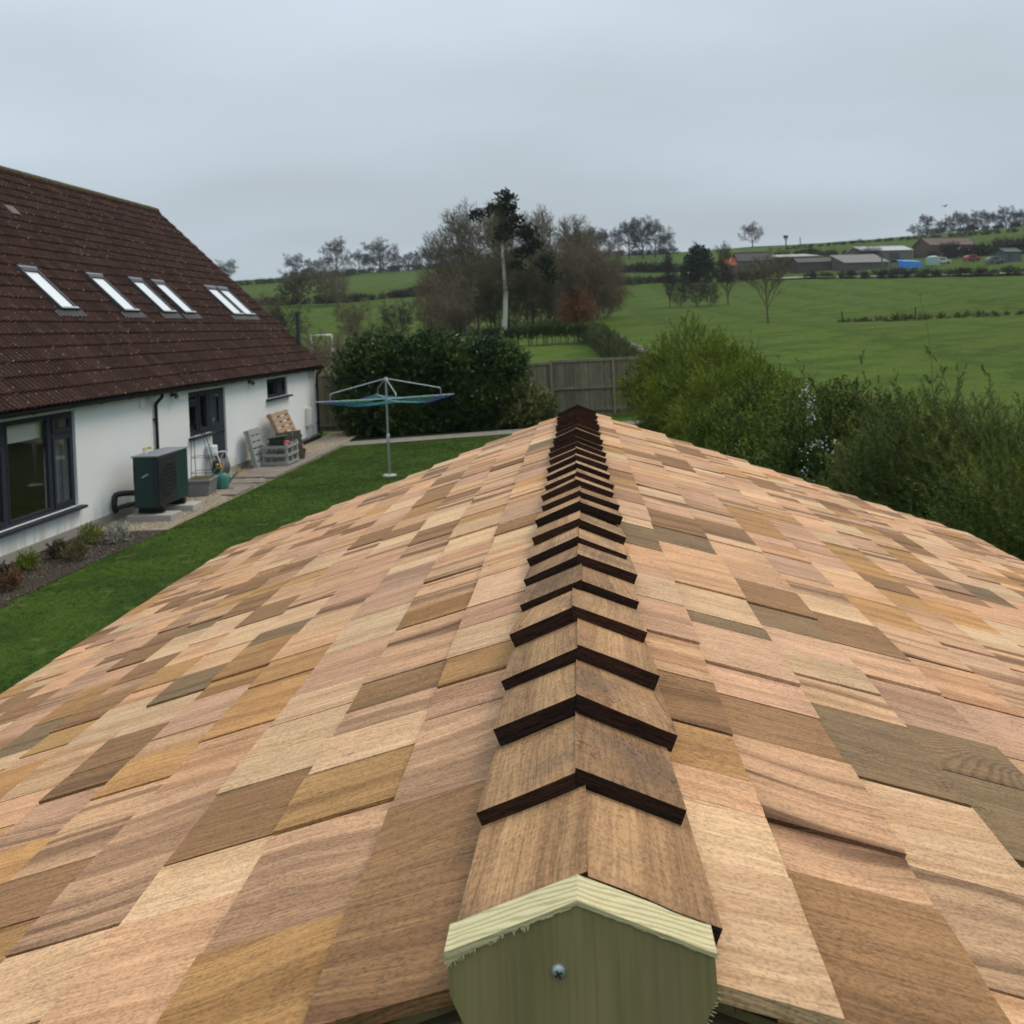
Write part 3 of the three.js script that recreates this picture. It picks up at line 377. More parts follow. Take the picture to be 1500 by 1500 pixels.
  function tileGeo(ox, oy, low) {
    const b = new GB(), len = TG + 0.03, n = low ? 8 : NS;
    for (let i = 0; i < n; i++) { const x0 = -TW / 2 + TW * i / n, x1 = x0 + TW / n, y0 = prof(x0), y1 = prof(x1), k = (x, y, h) => V(x, y, h), uv = (x, y) => [(x + ox) * 0.4, (y + oy) * 0.4];
      const f = 0.04; b.quad(k(x0, 0, y0 + f), k(x1, 0, y1 + f), k(x1, len, y1 + 0.004), k(x0, len, y0 + 0.004), [uv(x0, 0), uv(x1, 0), uv(x1, len), uv(x0, len)]);
      b.quad(k(x0, 0, y0 + f - 0.034), k(x1, 0, y1 + f - 0.034), k(x1, 0, y1 + f), k(x0, 0, y0 + f), [uv(x0, 0.03), uv(x1, 0.03), uv(x1, 0), uv(x0, 0)]); }
    const g = b.geo(); // rounded roll shading
    return g;
  }
  const variants = []; const tr = rng(404); for (let k = 0; k < 10; k++) variants.push(tileGeo(tr() * 7, tr() * 7));
  const basis = new THREE.Matrix4().makeBasis(V(0, 0, -1), V(-HC, HS, 0), V(HS, HC, 0)); house.updateMatrixWorld(true);
  const spots = [], rows = Math.floor(sl / TG), cols = Math.floor((HZ1 - HZ0 + 0.08) / TW);
  for (let i = 0; i <= rows; i++) for (let j = 0; j < cols; j++) {
    const s = i * TG - 0.03, z = HZ0 - 0.04 + TW * (j + 0.5), p = P(z, s, (tr() - 0.5) * 0.004), m = basis.clone().setPosition(p); if (s > sl - 0.2) continue; const rot = new THREE.Matrix4().makeRotationZ((tr() - 0.5) * 0.012); m.multiply(rot);
    const wp = p.clone().applyMatrix4(house.matrixWorld), pr = wp.clone().project(camera), d = wp.distanceTo(EYE), inside = pr.x > -1.05 && pr.x < 1 && Math.abs(pr.y) < 1.02; spots.push({ m, v: Math.floor(tr() * 10), t: Math.floor(tr() * 5), score: inside ? 1 / d : 0 });
  }
  spots.sort((a, b) => b.score - a.score);
  spots.slice(0, 300).forEach((q) => { const t = mesh('roof_tile', variants[q.v], tileMs[q.t], roof); t.applyMatrix4(q.m); });
  { const M = tileMs[2].clone(); M.vertexColors = true; const gs = spots.slice(300).map((q) => { const g = variants[q.v].clone().applyMatrix4(q.m), n = g.attributes.position.count, k = [0.82, 0.92, 1, 1.08, 1.2][q.t], c = new Float32Array(n * 3); for (let i = 0; i < n; i++) { c[3 * i] = k; c[3 * i + 1] = k * 0.985; c[3 * i + 2] = k * 0.97; } g.setAttribute('color', new THREE.BufferAttribute(c, 3)); return g; }); M.color.set(0xffffff); const o = mesh('roof_tiles', mergeGeometries(gs), M, roof); o.userData.kind = 'stuff'; }
  // ridge tiles with moss
  const mossM = mat(0xffffff, 0.95, { map: tex(256, (u, v) => { const a = tfbm(u, v, 6, 4), b = tn(u * 60, v * 60, 60); return toS(mix3([0.06, 0.04, 0.03], [0.1, 0.1, 0.035], sst(0.35, 0.6, a)).map((q) => q * (0.7 + 0.6 * b))); }), ...DS });
  const rt = new THREE.CylinderGeometry(0.13, 0.13, 0.45, 10, 1, true, 0, Math.PI); rt.rotateX(Math.PI / 2); rt.rotateZ(0); const apex = P(0, sl, 0);
  for (let z = HZ0 + 0.15; z < HZ1; z += 0.44) { const q = rt.clone(); q.rotateZ(Math.PI / 2); const t = mesh('ridge_tile', q, mossM, roof); t.position.set(apex.x, apex.y - 0.035 + (tr() - 0.5) * 0.012, z); t.rotation.x = 0.012 * (tr() - 0.5); }
  // verge strip
  { const b = new GB(); for (const h of [[0, 0.055]]) { b.quad(P(HZ0 - 0.045, -0.02, -0.08), P(HZ0 - 0.045, sl, -0.08), P(HZ0 - 0.045, sl, 0.05), P(HZ0 - 0.045, -0.02, 0.05)); } mesh('verge', b.geo(), mat([0.11, 0.09, 0.08], 0.95, DS), roof); }
  // roof windows
  const fM = mat([0.055, 0.057, 0.06], 0.45), whiteM = mat([0.78, 0.8, 0.8], 0.8), leadM = mat([0.055, 0.06, 0.07], 0.6);
  for (const [zc, w] of [[12.55, 0.62], [9.95, 0.68], [7.98, 0.68], [6.75, 0.68], [3.3, 0.82], [2.36, 0.82]]) {
    const sb = (1.42 + EVX) / HC - 0.0, st = (2.28 + EVX) / HC, sm = (sb + st) / 2, L = st - sb, sk = new THREE.Group(); sk.name = 'roof_window'; house.add(sk); sk.applyMatrix4(basis.clone().setPosition(P(zc, sm, 0))); const f = 0.042;
    mesh('frame', merge([bx(f, L, 0.11, -w / 2 + f / 2, 0, 0.065), bx(f, L, 0.11, w / 2 - f / 2, 0, 0.065), bx(w - 2 * f, f, 0.11, 0, -L / 2 + f / 2, 0.065), bx(w - 2 * f, f * 1.6, 0.12, 0, L / 2 - f * 0.8, 0.068)]), fM, sk);
    mesh('top_cover', rbx(w + 0.02, 0.08, 0.05, 0.01, 0, L / 2 + 0.03, 0.115), mat([0.16, 0.165, 0.17], 0.4, { metalness: 0.5 }), sk); mesh('bottom_rail', rbx(w, 0.05, 0.02, 0.006, 0, -L / 2 + 0.03, 0.128), mat([0.4, 0.42, 0.43], 0.4, { metalness: 0.5 }), sk);
    mesh('pane', bx(w - 2 * f - 0.002, L - 2.6 * f, 0.004, 0, -0.02, 0.1), glassM, sk); mesh('blind', bx(w - 2 * f - 0.01, L - 2.7 * f, 0.004, 0, -0.02, 0.082), whiteM, sk);
    const ap = new GB(), aw = w + 0.42, n = Math.round(aw / 0.0725) * 2; for (let i = 0; i < n; i++) { const a0 = -aw / 2 + aw * i / n, a1 = a0 + aw / n, h0 = 0.05 + prof(a0), h1 = 0.05 + prof(a1); ap.quad(V(a0, -L / 2 - 0.17, h0), V(a1, -L / 2 - 0.17, h1), V(a1, -L / 2 + 0.01, h1 + 0.004), V(a0, -L / 2 + 0.01, h0 + 0.004)); } mesh('apron_flashing', ap.geo(), mat([0.035, 0.038, 0.045], 0.6, DS), sk);
  }
  // flue
  const fl = new THREE.Group(); fl.name = 'flue'; house.add(fl); const fz = 0.62, fx = -0.42, fy = EVY + (EVX - fx) / HC * HS - 0.1; mesh('flue_pipe', rod([fx, fy, fz], [fx, fy + 1.15, fz], 0.062, 0.062, 14), mat([0.035, 0.04, 0.045], 0.45), fl); mesh('cap', rod([fx, fy + 1.15, fz], [fx, fy + 1.24, fz], 0.078, 0.078, 14), mat([0.03, 0.034, 0.04], 0.45), fl); mesh('flashing', bx(0.5, 0.02, 0.34, fx + 0.1, fy + 0.02, fz, 0, 0, -HPHI), mat([0.13, 0.125, 0.12], 0.6), fl);
  mesh('roof_vent', rbx(0.3, 0.1, 0.34, 0.02, -3.82, EVY + (EVX + 3.82) / HC * HS + 0.06, 10.45, 0, 0, -HPHI), mat([0.12, 0.085, 0.075], 0.7), house);
}
const HL = (x, y, z) => house.localToWorld(V(x, y, z)); house.updateMatrixWorld(true);
const HP = (x, z, y = 0) => { const p = HL(x, y, z); return [p.x, p.y, p.z]; };
// ---------------------------------------------------------------- things along the house wall (placed in the house's own directions)
const HT_ = -0.0159;
{ // heat pump
  const g = thing('heat_pump', 'dark green heat pump unit with black grille on a concrete base', 'heat pump', HP(0.72, 13.25), HT_);
  const dg = mat([0.012, 0.04, 0.036], 0.45), gr = mat([0.018, 0.02, 0.022], 0.5), topM = mat([0.2, 0.21, 0.22], 0.5), bk = mat([0.008, 0.009, 0.01], 0.5);
  const W = 0.46, Lz = 1.36, y0 = 0.26, y1 = 1.2, H = y1 - y0;
  mesh('body', rbx(W, H, Lz, 0.015, 0, (y0 + y1) / 2, 0), dg, g);
  mesh('corner_post', rbx(0.07, H - 0.02, 0.012, 0.004, W / 2 - 0.036, (y0 + y1) / 2, Lz / 2 + 0.006), gr, g); mesh('top_panel', rbx(W + 0.04, 0.03, Lz + 0.04, 0.01, 0, y1 + 0.016, 0), topM, g);
  mesh('front_panel', rbx(0.02, H - 0.03, 0.78, 0.008, W / 2 + 0.011, (y0 + y1) / 2, 0.26), gr, g);
  const fan = mesh('fan_opening', (() => { const q = new THREE.TorusGeometry(0.33, 0.006, 8, 32); q.rotateY(Math.PI / 2); q.translate(W / 2 + 0.024, 0.72, 0.26); return q; })(), bk, g);
  mesh('fan_disc', (() => { const q = new THREE.CylinderGeometry(0.32, 0.32, 0.006, 28); q.rotateZ(Math.PI / 2); q.translate(W / 2 + 0.0225, 0.72, 0.26); return q; })(), bk, fan);
  for (let k = 0; k < 9; k++) mesh('louvre', rbx(0.008, 0.012, 0.7, 0.003, W / 2 + 0.03, 0.4 + k * 0.08, 0.26), gr, g);
  mesh('badge', rbx(0.14, 0.018, 0.004, 0.001, -0.0, 0.86, Lz / 2 + 0.003, 0, 0, 0.5), mat([0.5, 0.53, 0.53], 0.4), g); for (const z of [-0.45, 0.45]) mesh('foot', rbx(0.5, 0.12, 0.12, 0.02, 0, 0.2, z), bk, g);
  mesh('handle', rbx(0.012, 0.12, 0.03, 0.004, -W / 2 + 0.02, 1.0, Lz / 2 + 0.008), bk, g); mesh('handle', rbx(0.012, 0.12, 0.03, 0.004, -W / 2 + 0.02, 0.8, Lz / 2 + 0.008), bk, g);
  mesh('base_slab', rbx(0.86, 0.12, 0.46, 0.012, 0.05, 0.07, 0.48), mat([0.36, 0.34, 0.31], 0.95), g); mesh('base_slab', rbx(0.86, 0.12, 0.46, 0.012, 0.05, 0.07, -0.5), mat([0.42, 0.41, 0.38], 0.95), g);
  mesh('pipe_trunking', merge([tube([[-0.22, 0.5, 0.35], [-0.5, 0.52, 0.5], [-0.62, 0.5, 0.62], [-0.63, 0.3, 0.66], [-0.62, 0.2, 0.62]], 0.055, 30, 10), tube([[-0.2, 0.34, 0.45], [-0.44, 0.3, 0.55], [-0.6, 0.26, 0.62]], 0.045, 20, 10)]), bk, g);
  const cup = thing('paint_pot', 'small white pot with yellow lid on top of the heat pump', 'pot', HP(0.56, 13.55, 1.232), 0); mesh('pot', rod([0, 0, 0], [0, 0.09, 0], 0.045, 0.045, 16), mat([0.75, 0.75, 0.72], 0.5), cup); mesh('lid', rod([0, 0.09, 0], [0, 0.11, 0], 0.047, 0.047, 16), mat([0.65, 0.42, 0.04], 0.5), cup); mesh('trigger', rbx(0.07, 0.05, 0.05, 0.01, 0.07, 0.1, -0.05), mat([0.7, 0.45, 0.03], 0.5), cup);
}
{ // paving
  const slabT = tex(256, (u, v) => { const a = tfbm(u, v, 8, 4), b = tn(u * 80, v * 80, 80); return toS(mix3([0.13, 0.11, 0.09], [0.32, 0.28, 0.235], a * 0.85 + b * 0.2)); }), slabM = mat(0xffffff, 0.95, { map: slabT });
  const p = new THREE.Group(); p.name = 'paving'; scene.add(p); tag(p, 'grey concrete slabs edging the gravel by the lawn', 'paving', null, 'structure'); const r = rng(12);
  const slab = (x, z, w, l, h = 0.045, t = 0) => { const q = HP(x, z), m = mesh('slab', rbx(w, h, l, 0.008, 0, 0, 0), slabM, p); m.position.set(q[0], 0.008 + h / 2, q[2]); m.rotation.y = HT_ + t; m.rotation.z = (r() - 0.5) * 0.015; };
  for (let z = 2.7; z < 8.4;) { const l = 0.55 + 0.35 * r(); slab(1.34 + 0.05 * r(), z + l / 2, 0.24, l - 0.015, 0.05); z += l; }
  for (let z = 10.6; z < 11.6; z += 0.52) slab(1.28, z, 0.32, 0.5, 0.05);
  slab(0.72, 8.55, 1.0, 0.78, 0.05); slab(0.9, 7.7, 0.95, 0.8, 0.045, 0.03); slab(0.86, 9.55, 1.15, 0.42, 0.04, 0.1); slab(0.95, 10.15, 0.7, 0.6, 0.035, -0.06); slab(0.55, 7.1, 0.5, 0.6, 0.03, 0.2);
}
{ // trough with metal obelisk
  const g = thing('trough_planter', 'grey trough planter beside the heat pump holding a wire obelisk', 'planter', HP(0.55, 11.0), HT_ + 0.15), lead = mat([0.17, 0.175, 0.175], 0.7);
  const s = new THREE.Shape([[-0.2, 0], [0.2, 0], [0.25, 0.32], [-0.25, 0.32]].map((q) => new THREE.Vector2(...q))), q = new THREE.ExtrudeGeometry(s, { depth: 0.7, bevelEnabled: true, bevelSize: 0.012, bevelThickness: 0.012, bevelSegments: 1 }); q.translate(0, 0.012, -0.35); mesh('trough', q, lead, g); mesh('rim', merge([rbx(0.05, 0.05, 0.78, 0.01, -0.25, 0.34, 0), rbx(0.05, 0.05, 0.78, 0.01, 0.25, 0.34, 0), rbx(0.46, 0.05, 0.05, 0.01, 0, 0.34, -0.365), rbx(0.46, 0.05, 0.05, 0.01, 0, 0.34, 0.365)]), lead, g); mesh('compost', bx(0.44, 0.02, 0.68, 0, 0.35, 0), mat([0.09, 0.08, 0.04], 1), g);
  const o = thing('wire_obelisk', 'thin black wire obelisk leaning on the wall above the trough planter', 'plant support', HP(0.5, 10.7, 0.34), HT_ + 0.2), m = mat([0.02, 0.022, 0.022], 0.5);
  const at = (a, h) => { const w = 0.24 * (1 - h / 1.9); return [(a < 2 ? -1 : 1) * w - h * 0.12, h, (a % 2 ? -1 : 1) * w - h * 0.03]; };
  for (let a = 0; a < 4; a++) mesh('leg', rod(at(a, 0), at(a, 1.15), 0.008, 0.008, 6), m, o); for (const h of [0.12, 0.45, 0.95]) mesh('ring', merge([[0, 1], [1, 3], [3, 2], [2, 0]].map(([a, b]) => rod(at(a, h), at(b, h), 0.006, 0.006, 6))), m, o);
}
{ // watering can
  const g = thing('watering_can', 'green plastic watering can standing by the trough planter', 'watering can', HP(0.75, 10.35, 0.03), HT_ + 0.6), m = mat([0.05, 0.2, 0.15], 0.55);
  const b = new THREE.LatheGeometry([[0, 0], [0.13, 0], [0.145, 0.03], [0.14, 0.22], [0.12, 0.3], [0.07, 0.34], [0.06, 0.34]].map((q) => new THREE.Vector2(...q)), 24); mesh('body', b, m, g); mesh('spout', merge([rod([0.1, 0.08, 0], [0.36, 0.34, 0], 0.035, 0.02, 12)]), m, g); mesh('rose', rod([0.35, 0.33, 0], [0.41, 0.38, 0], 0.02, 0.055, 14), mat([0.75, 0.4, 0.03], 0.5), g); mesh('handle', tube([[0.02, 0.33, 0], [-0.02, 0.46, 0], [-0.16, 0.42, 0], [-0.18, 0.25, 0], [-0.135, 0.1, 0]], 0.016, 30, 8), m, g);
}
{ // hose reel and tap things on the wall
  const g = thing('hose_reel', 'grey garden hose reel with orange fittings beside the stable door', 'hose reel', HP(0.32, 9.35), HT_ - 0.3), dk = mat([0.05, 0.052, 0.055], 0.5), pale = mat([0.62, 0.63, 0.62], 0.45), og = mat([0.75, 0.3, 0.02], 0.5);
  mesh('frame', merge([tube([[-0.15, 0.02, 0.16], [-0.12, 0.5, 0.16], [0, 0.72, 0.16], [0.12, 0.5, 0.16], [0.17, 0.02, 0.16]], 0.014, 30, 8), tube([[-0.15, 0.02, -0.16], [-0.12, 0.5, -0.16], [0, 0.72, -0.16], [0.12, 0.5, -0.16], [0.17, 0.02, -0.16]], 0.014, 30, 8), rod([0, 0.72, -0.16], [0, 0.72, 0.16], 0.014)]), pale, g);
  mesh('drum', (() => { const q = new THREE.CylinderGeometry(0.17, 0.17, 0.24, 20); q.rotateX(Math.PI / 2); q.translate(0, 0.36, 0); return q; })(), dk, g);
  for (let k = 0; k < 5; k++) mesh('hose_turn', (() => { const q = new THREE.TorusGeometry(0.18, 0.02, 6, 24); q.translate(0, 0.36, -0.1 + k * 0.05); return q; })(), mat([0.16, 0.17, 0.16], 0.5), g);
  mesh('crank', merge([rod([0, 0.36, 0.17], [0.1, 0.46, 0.19], 0.014), rod([0.1, 0.46, 0.19], [0.1, 0.46, 0.27], 0.018)]), og, g); mesh('nozzle', merge([rod([0.16, 0.5, 0.1], [0.14, 0.24, 0.14], 0.022, 0.03, 10)]), og, g);
  const s = thing('plastic_canister', 'white plastic canister on the wall ledge beside the stable door', 'canister', HP(0.12, 9.35, 0.62), HT_); mesh('body', rbx(0.2, 0.26, 0.3, 0.04, 0, 0.13, 0), mat([0.7, 0.72, 0.72], 0.4), s); mesh('neck', rod([0, 0.25, 0.05], [0, 0.31, 0.05], 0.05, 0.05, 14), mat([0.75, 0.76, 0.76], 0.4), s); mesh('bracket', bx(0.16, 0.6, 0.04, -0.02, -0.31, 0), mat([0.72, 0.73, 0.73], 0.6), s);
}
{ // pallets
  const greyW = mat([0.3, 0.31, 0.29], 0.9), brownW = mat([0.36, 0.235, 0.16], 0.9), dkW = mat([0.13, 0.115, 0.095], 0.9), r = rng(71);
  function pallet(name, label, cat, m, L, Wd, n, pos, turn, lean, group) { // boards across, standing up: local x = width, y = length up
    const g = thing(name, label, cat, pos, turn, group); g.rotation.order = 'YXZ'; g.rotation.x = lean;
    for (let k = 0; k < n; k++) mesh('slat', rbx(Wd, L / n * (0.72 + 0.15 * r()), 0.02, 0.004, 0, L * (k + 0.5) / n, 0.055, 0, 0, (r() - 0.5) * 0.01), m, g);
    for (const x of [-Wd / 2 + 0.05, 0, Wd / 2 - 0.05]) mesh('bearer', rbx(0.09, L, 0.09, 0.004, x, L / 2, 0), m, g);
    for (const y of [0.06, L / 2, L - 0.06]) mesh('slat', rbx(Wd, 0.09, 0.02, 0.004, 0, y, -0.055), m, g); return g;
  }
  pallet('pallet', 'grey weathered pallet standing upright against the white wall', 'pallet', greyW, 1.0, 0.8, 6, HP(0.42, 6.95, 0.02), HT_ + Math.PI / 2, -0.22);
  pallet('pallet', 'brown wooden pallet leaning on the white wall beside the grey one', 'pallet', brownW, 1.35, 1.45, 9, HP(0.76, 5.0, 0.02), HT_ + Math.PI / 2, -0.4);
  const g = thing('pallet_planter', 'grey planter box made of pallet slats in front of the pallets', 'planter', HP(0.82, 6.55), HT_);
  for (let k = 0; k < 3; k++) { const y = 0.09 + k * 0.21; mesh('slat', rbx(0.02, 0.075, 0.92, 0.004, 0.34, y, 0), greyW, g); mesh('slat', rbx(0.02, 0.075, 0.92, 0.004, -0.34, y, 0), greyW, g); mesh('slat', rbx(0.7, 0.075, 0.02, 0.004, 0, y, 0.47), greyW, g); mesh('slat', rbx(0.7, 0.075, 0.02, 0.004, 0, y, -0.47), greyW, g); }
  for (const z of [-0.42, 0, 0.42]) for (const x of [-0.3, 0.3]) mesh('upright', rbx(0.06, 0.6, 0.1, 0.004, x, 0.3, z), greyW, g); for (const z of [-0.3, 0.1, 0.35]) mesh('bearer', rbx(0.62, 0.04, 0.09, 0.004, 0, 0.505, z), greyW, g);
  const cr = thing('storage_crate', 'green lidded crate with a red ball lying in the pallet planter', 'crate', HP(0.78, 6.5, 0.53), HT_ + 0.1); mesh('crate', rbx(0.42, 0.18, 0.5, 0.02, 0, 0.09, 0), mat([0.02, 0.025, 0.02], 0.6), cr); mesh('lid', rbx(0.46, 0.03, 0.54, 0.01, -0.02, 0.2, 0, 0, 0, 0.12), mat([0.02, 0.06, 0.025], 0.5), cr);
  const ball = mesh('red_ball', (() => { const q = new THREE.SphereGeometry(0.085, 20, 14); const p = q.attributes.position; for (let i = 0; i < p.count; i++) if (p.getY(i) > 0.07) p.setY(i, p.getY(i) * 0.93); q.computeVertexNormals(); return q; })(), mat([0.5, 0.05, 0.05], 0.45)); ball.position.set(...HP(1.06, 6.75, 0.585)); tag(ball, 'small red ball on the front slat of the pallet planter', 'ball');
  const bd = thing('timber_panel', 'dark weathered timber panel propped against the pallet planter end', 'panel', HP(0.9, 5.85, 0.02), HT_ + 0.12); bd.rotation.z = 0.1; for (let k = 0; k < 3; k++) mesh('board', rbx(0.22, 0.78, 0.022, 0.004, -0.24 + k * 0.23, 0.39, 0), dkW, bd); mesh('batten', rbx(0.72, 0.07, 0.03, 0.004, -0.01, 0.62, -0.027), dkW, bd); mesh('batten', rbx(0.72, 0.07, 0.03, 0.004, -0.01, 0.14, -0.027), dkW, bd);
  const pt = thing('plant_pot', 'black plastic plant pot beside the dark timber panel', 'pot', HP(1.05, 5.55, 0.012)); mesh('pot', new THREE.LatheGeometry([[0, 0], [0.1, 0], [0.13, 0.24], [0.14, 0.24], [0.14, 0.27], [0.12, 0.27], [0.115, 0.22], [0, 0.22]].map((q) => new THREE.Vector2(...q)), 20), mat([0.012, 0.012, 0.013], 0.6, DS), pt); mesh('soil', (() => { const q = new THREE.CircleGeometry(0.112, 18); q.rotateX(-Math.PI / 2); q.translate(0, 0.232, 0); return q; })(), mat([0.05, 0.035, 0.025], 1), pt);
}
{ // rotary washing line
  const g = thing('rotary_clothes_airer', 'metal rotary clothes airer with green and blue lines on the lawn', 'clothes airer', [-4.478, 0, -22.04], 0), st = mat([0.42, 0.45, 0.47], 0.38, { metalness: 0.75 });
  mesh('pole', merge([rod([0, 0, 0], [0, 0.9, 0], 0.03, 0.03, 14), rod([0, 0.9, 0], [0, 2.27, 0], 0.023, 0.023, 14)]), st, g); mesh('collar', merge([rod([0, 0.78, 0], [0, 0.97, 0], 0.042, 0.036, 14), rod([0, 0.93, 0], [0, 0.99, 0], 0.045, 0.03, 14)]), mat([0.5, 0.52, 0.53], 0.4, { metalness: 0.6 }), g); mesh('ground_socket', rod([0, 0, 0], [0, 0.03, 0], 0.17, 0.15, 20), mat([0.4, 0.4, 0.36], 0.8), g); mesh('hub', merge([rod([0, 2.24, 0], [0, 2.31, 0], 0.05, 0.035, 14)]), st, g); mesh('slider', rod([0, 1.74, 0], [0, 1.86, 0], 0.042, 0.042, 14), st, g);
  const A = [0.36, 0.36 + Math.PI / 2, 0.36 + Math.PI, 0.36 + 1.5 * Math.PI], L = 1.62, tip = (a, q) => [Math.cos(a) * L * q, 1.8 + 0.02 * q, -Math.sin(a) * L * q];
  A.forEach((a) => { mesh('arm', rod([0, 1.8, 0], tip(a, 1), 0.014, 0.012, 8), st, g); const q = tip(a, 0.8); mesh('stay', merge([tube([[Math.cos(a) * 0.03, 2.27, -Math.sin(a) * 0.03], [q[0] * 0.95, 2.0, q[2] * 0.95], [q[0], 1.95, q[2]], [q[0], 1.82, q[2]]], 0.012, 24, 8)]), st, g); });
  const gm = mat([0.01, 0.2, 0.12], 0.6), bm = mat([0.03, 0.09, 0.26], 0.6);
  for (let k = 0; k < 7; k++) { const f = 0.4 + 0.097 * k; const parts = A.map((a, i) => { const p = tip(a, f), q = tip(A[(i + 1) % 4], f), m = [(p[0] + q[0]) / 2, 1.8 - 0.03 - 0.05 * f, (p[2] + q[2]) / 2]; return tube([p, m, q], 0.0065, 8, 5); }); mesh('line', merge(parts), k > 4 ? bm : gm, g); }
}
{ // fences
  const fm = [0.8, 0.9, 1, 1.12].map((k) => mat(0xffffff, 0.95, { color: lin(k, k, k * 0.98), map: fenceT() }));
  function fenceT() { return fenceT.t ??= tex(256, (u, v) => { const a = tfbm(u, v, 4, 4), b = tn(u * 64, v * 8, 64), c = tn(u * 30, v * 3, 30); return toS(mix3([0.1, 0.086, 0.058], [0.25, 0.22, 0.155], a * 0.4 + b * 0.35 + c * 0.35)); }); }
  const r = rng(88);
  function panel(x0, z0, x1, z1, h, y0, label, first) {
    const L = Math.hypot(x1 - x0, z1 - z0), g = thing('fence_panel', label, 'fence', [x0, y0, z0], Math.atan2(-(z1 - z0), x1 - x0), 'weathered fence panels at the end of the garden'), n = Math.round(L / 0.098);
    for (let k = 0; k < n; k++) mesh('board', rbx(L / n * 1.12, h - 0.06 + (r() - 0.5) * 0.012, 0.016, 0.003, (k + 0.5) * L / n, (h - 0.06) / 2 + 0.02, (k % 2) * 0.01 - 0.02), fm[Math.floor(r() * 4)], g);
    mesh('capping_rail', rbx(L + 0.1, 0.11, 0.06, 0.008, L / 2, h - 0.02, 0.0), fm[3], g); mesh('rail', rbx(L - 0.1, 0.085, 0.05, 0.006, L / 2, h * 0.5, 0.03), fm[3], g); mesh('rail', rbx(L - 0.1, 0.085, 0.05, 0.006, L / 2, 0.22, 0.03), fm[2], g);
    if (first) mesh('post', rbx(0.1, h, 0.1, 0.008, 0, h / 2, 0.03), fm[3], g); mesh('post', rbx(0.1, h, 0.1, 0.008, L, h / 2, 0.03), fm[3], g);
  }
  panel(-10.6, -32.35, -8.4, -32.75, 2.0, 0, 'weathered fence panel between the house corner and the dark hedge', true);
  panel(-8.4, -32.75, -6.0, -33.5, 2.0, 0, 'weathered fence panel behind the dark glossy hedge'); panel(-6.0, -33.5, -3.4, -34.3, 2.0, 0, 'weathered fence panel behind the dark glossy hedge'); panel(-3.4, -34.3, -1.0, -35.1, 2.0, 0.02, 'weathered fence panel half hidden by the shrub with yellowish leaves', true);
  panel(-1.0, -35.1, 1.3, -35.5, 2.06, 0.02, 'weathered fence panel fully visible beyond the ridge end', false); panel(1.3, -35.5, 3.7, -35.9, 2.06, 0.02, 'weathered fence panel beside the feathery green shrub', false);
}
// ---------------------------------------------------------------- vegetation
function leafAt(b, p, d, len, wid, r, fold = 0.25) { // one folded leaf blade
  const e = V(r() - 0.5, r() - 0.5, r() - 0.5), s = d.clone().cross(e).normalize(), n = s.clone().cross(d), m = p.clone().addScaledVector(d, len * 0.5), q = p.clone().addScaledVector(d, len);
  const a = m.clone().addScaledVector(s, wid / 2).addScaledVector(n, wid * fold), c = m.clone().addScaledVector(s, -wid / 2).addScaledVector(n, wid * fold); b.quad(p, a, q, c);
}
function rdir(r) { const z = r() * 2 - 1, a = r() * 6.283, c = Math.sqrt(1 - z * z); return V(c * Math.cos(a), z, c * Math.sin(a)); }
function sprig(seed, L, n, ll, lw, spread) { // a stem along +y with leaves
  const r = rng(seed), b = new GB(), bend = V((r() - 0.5) * 0.3, 0, (r() - 0.5) * 0.3), at = (t) => V(bend.x * t * t * L, t * L, bend.z * t * t * L);
  for (let k = 0; k < 3; k++) b.limb(at(k / 3), at((k + 1) / 3), 0.0035 * (1 - k / 4), 0.0035 * (1 - (k + 1) / 4), 3);
  for (let k = 0; k < n; k++) { const t = 0.08 + 0.92 * (k + r()) / n, a = k * 2.4 + r(), d = V(Math.cos(a) * spread, 1 - spread * 0.5 + r() * 0.3, Math.sin(a) * spread).normalize(); leafAt(b, at(t), d, ll * (0.6 + 0.6 * r()), lw * (0.7 + 0.5 * r()), r); }
  return b.geo();
}
const featherSprigs = [1, 2, 3].map((k) => sprig(100 + k, 0.32, 30, 0.07, 0.018, 0.6));
const smallSprigs = [1, 2, 3].map((k) => sprig(200 + k, 0.22, 22, 0.045, 0.026, 0.75));
const fineSprigs = [1, 2, 3].map((k) => sprig(150 + k, 0.3, 40, 0.045, 0.0085, 0.6));
const laurelSprigs = [1, 2, 3].map((k) => sprig(300 + k, 0.26, 12, 0.12, 0.046, 0.85));
const ivySprigs = [1, 2].map((k) => sprig(400 + k, 0.5, 16, 0.2, 0.16, 0.9));
const leafM = mat(0xffffff, 0.62, { ...DS, specularIntensity: 0.4 }), laurelM = mat(0xffffff, 0.4, { ...DS, specularIntensity: 0.7 }), barkM = mat([0.1, 0.082, 0.06], 0.95), twigM = mat([0.105, 0.085, 0.062], 0.95);
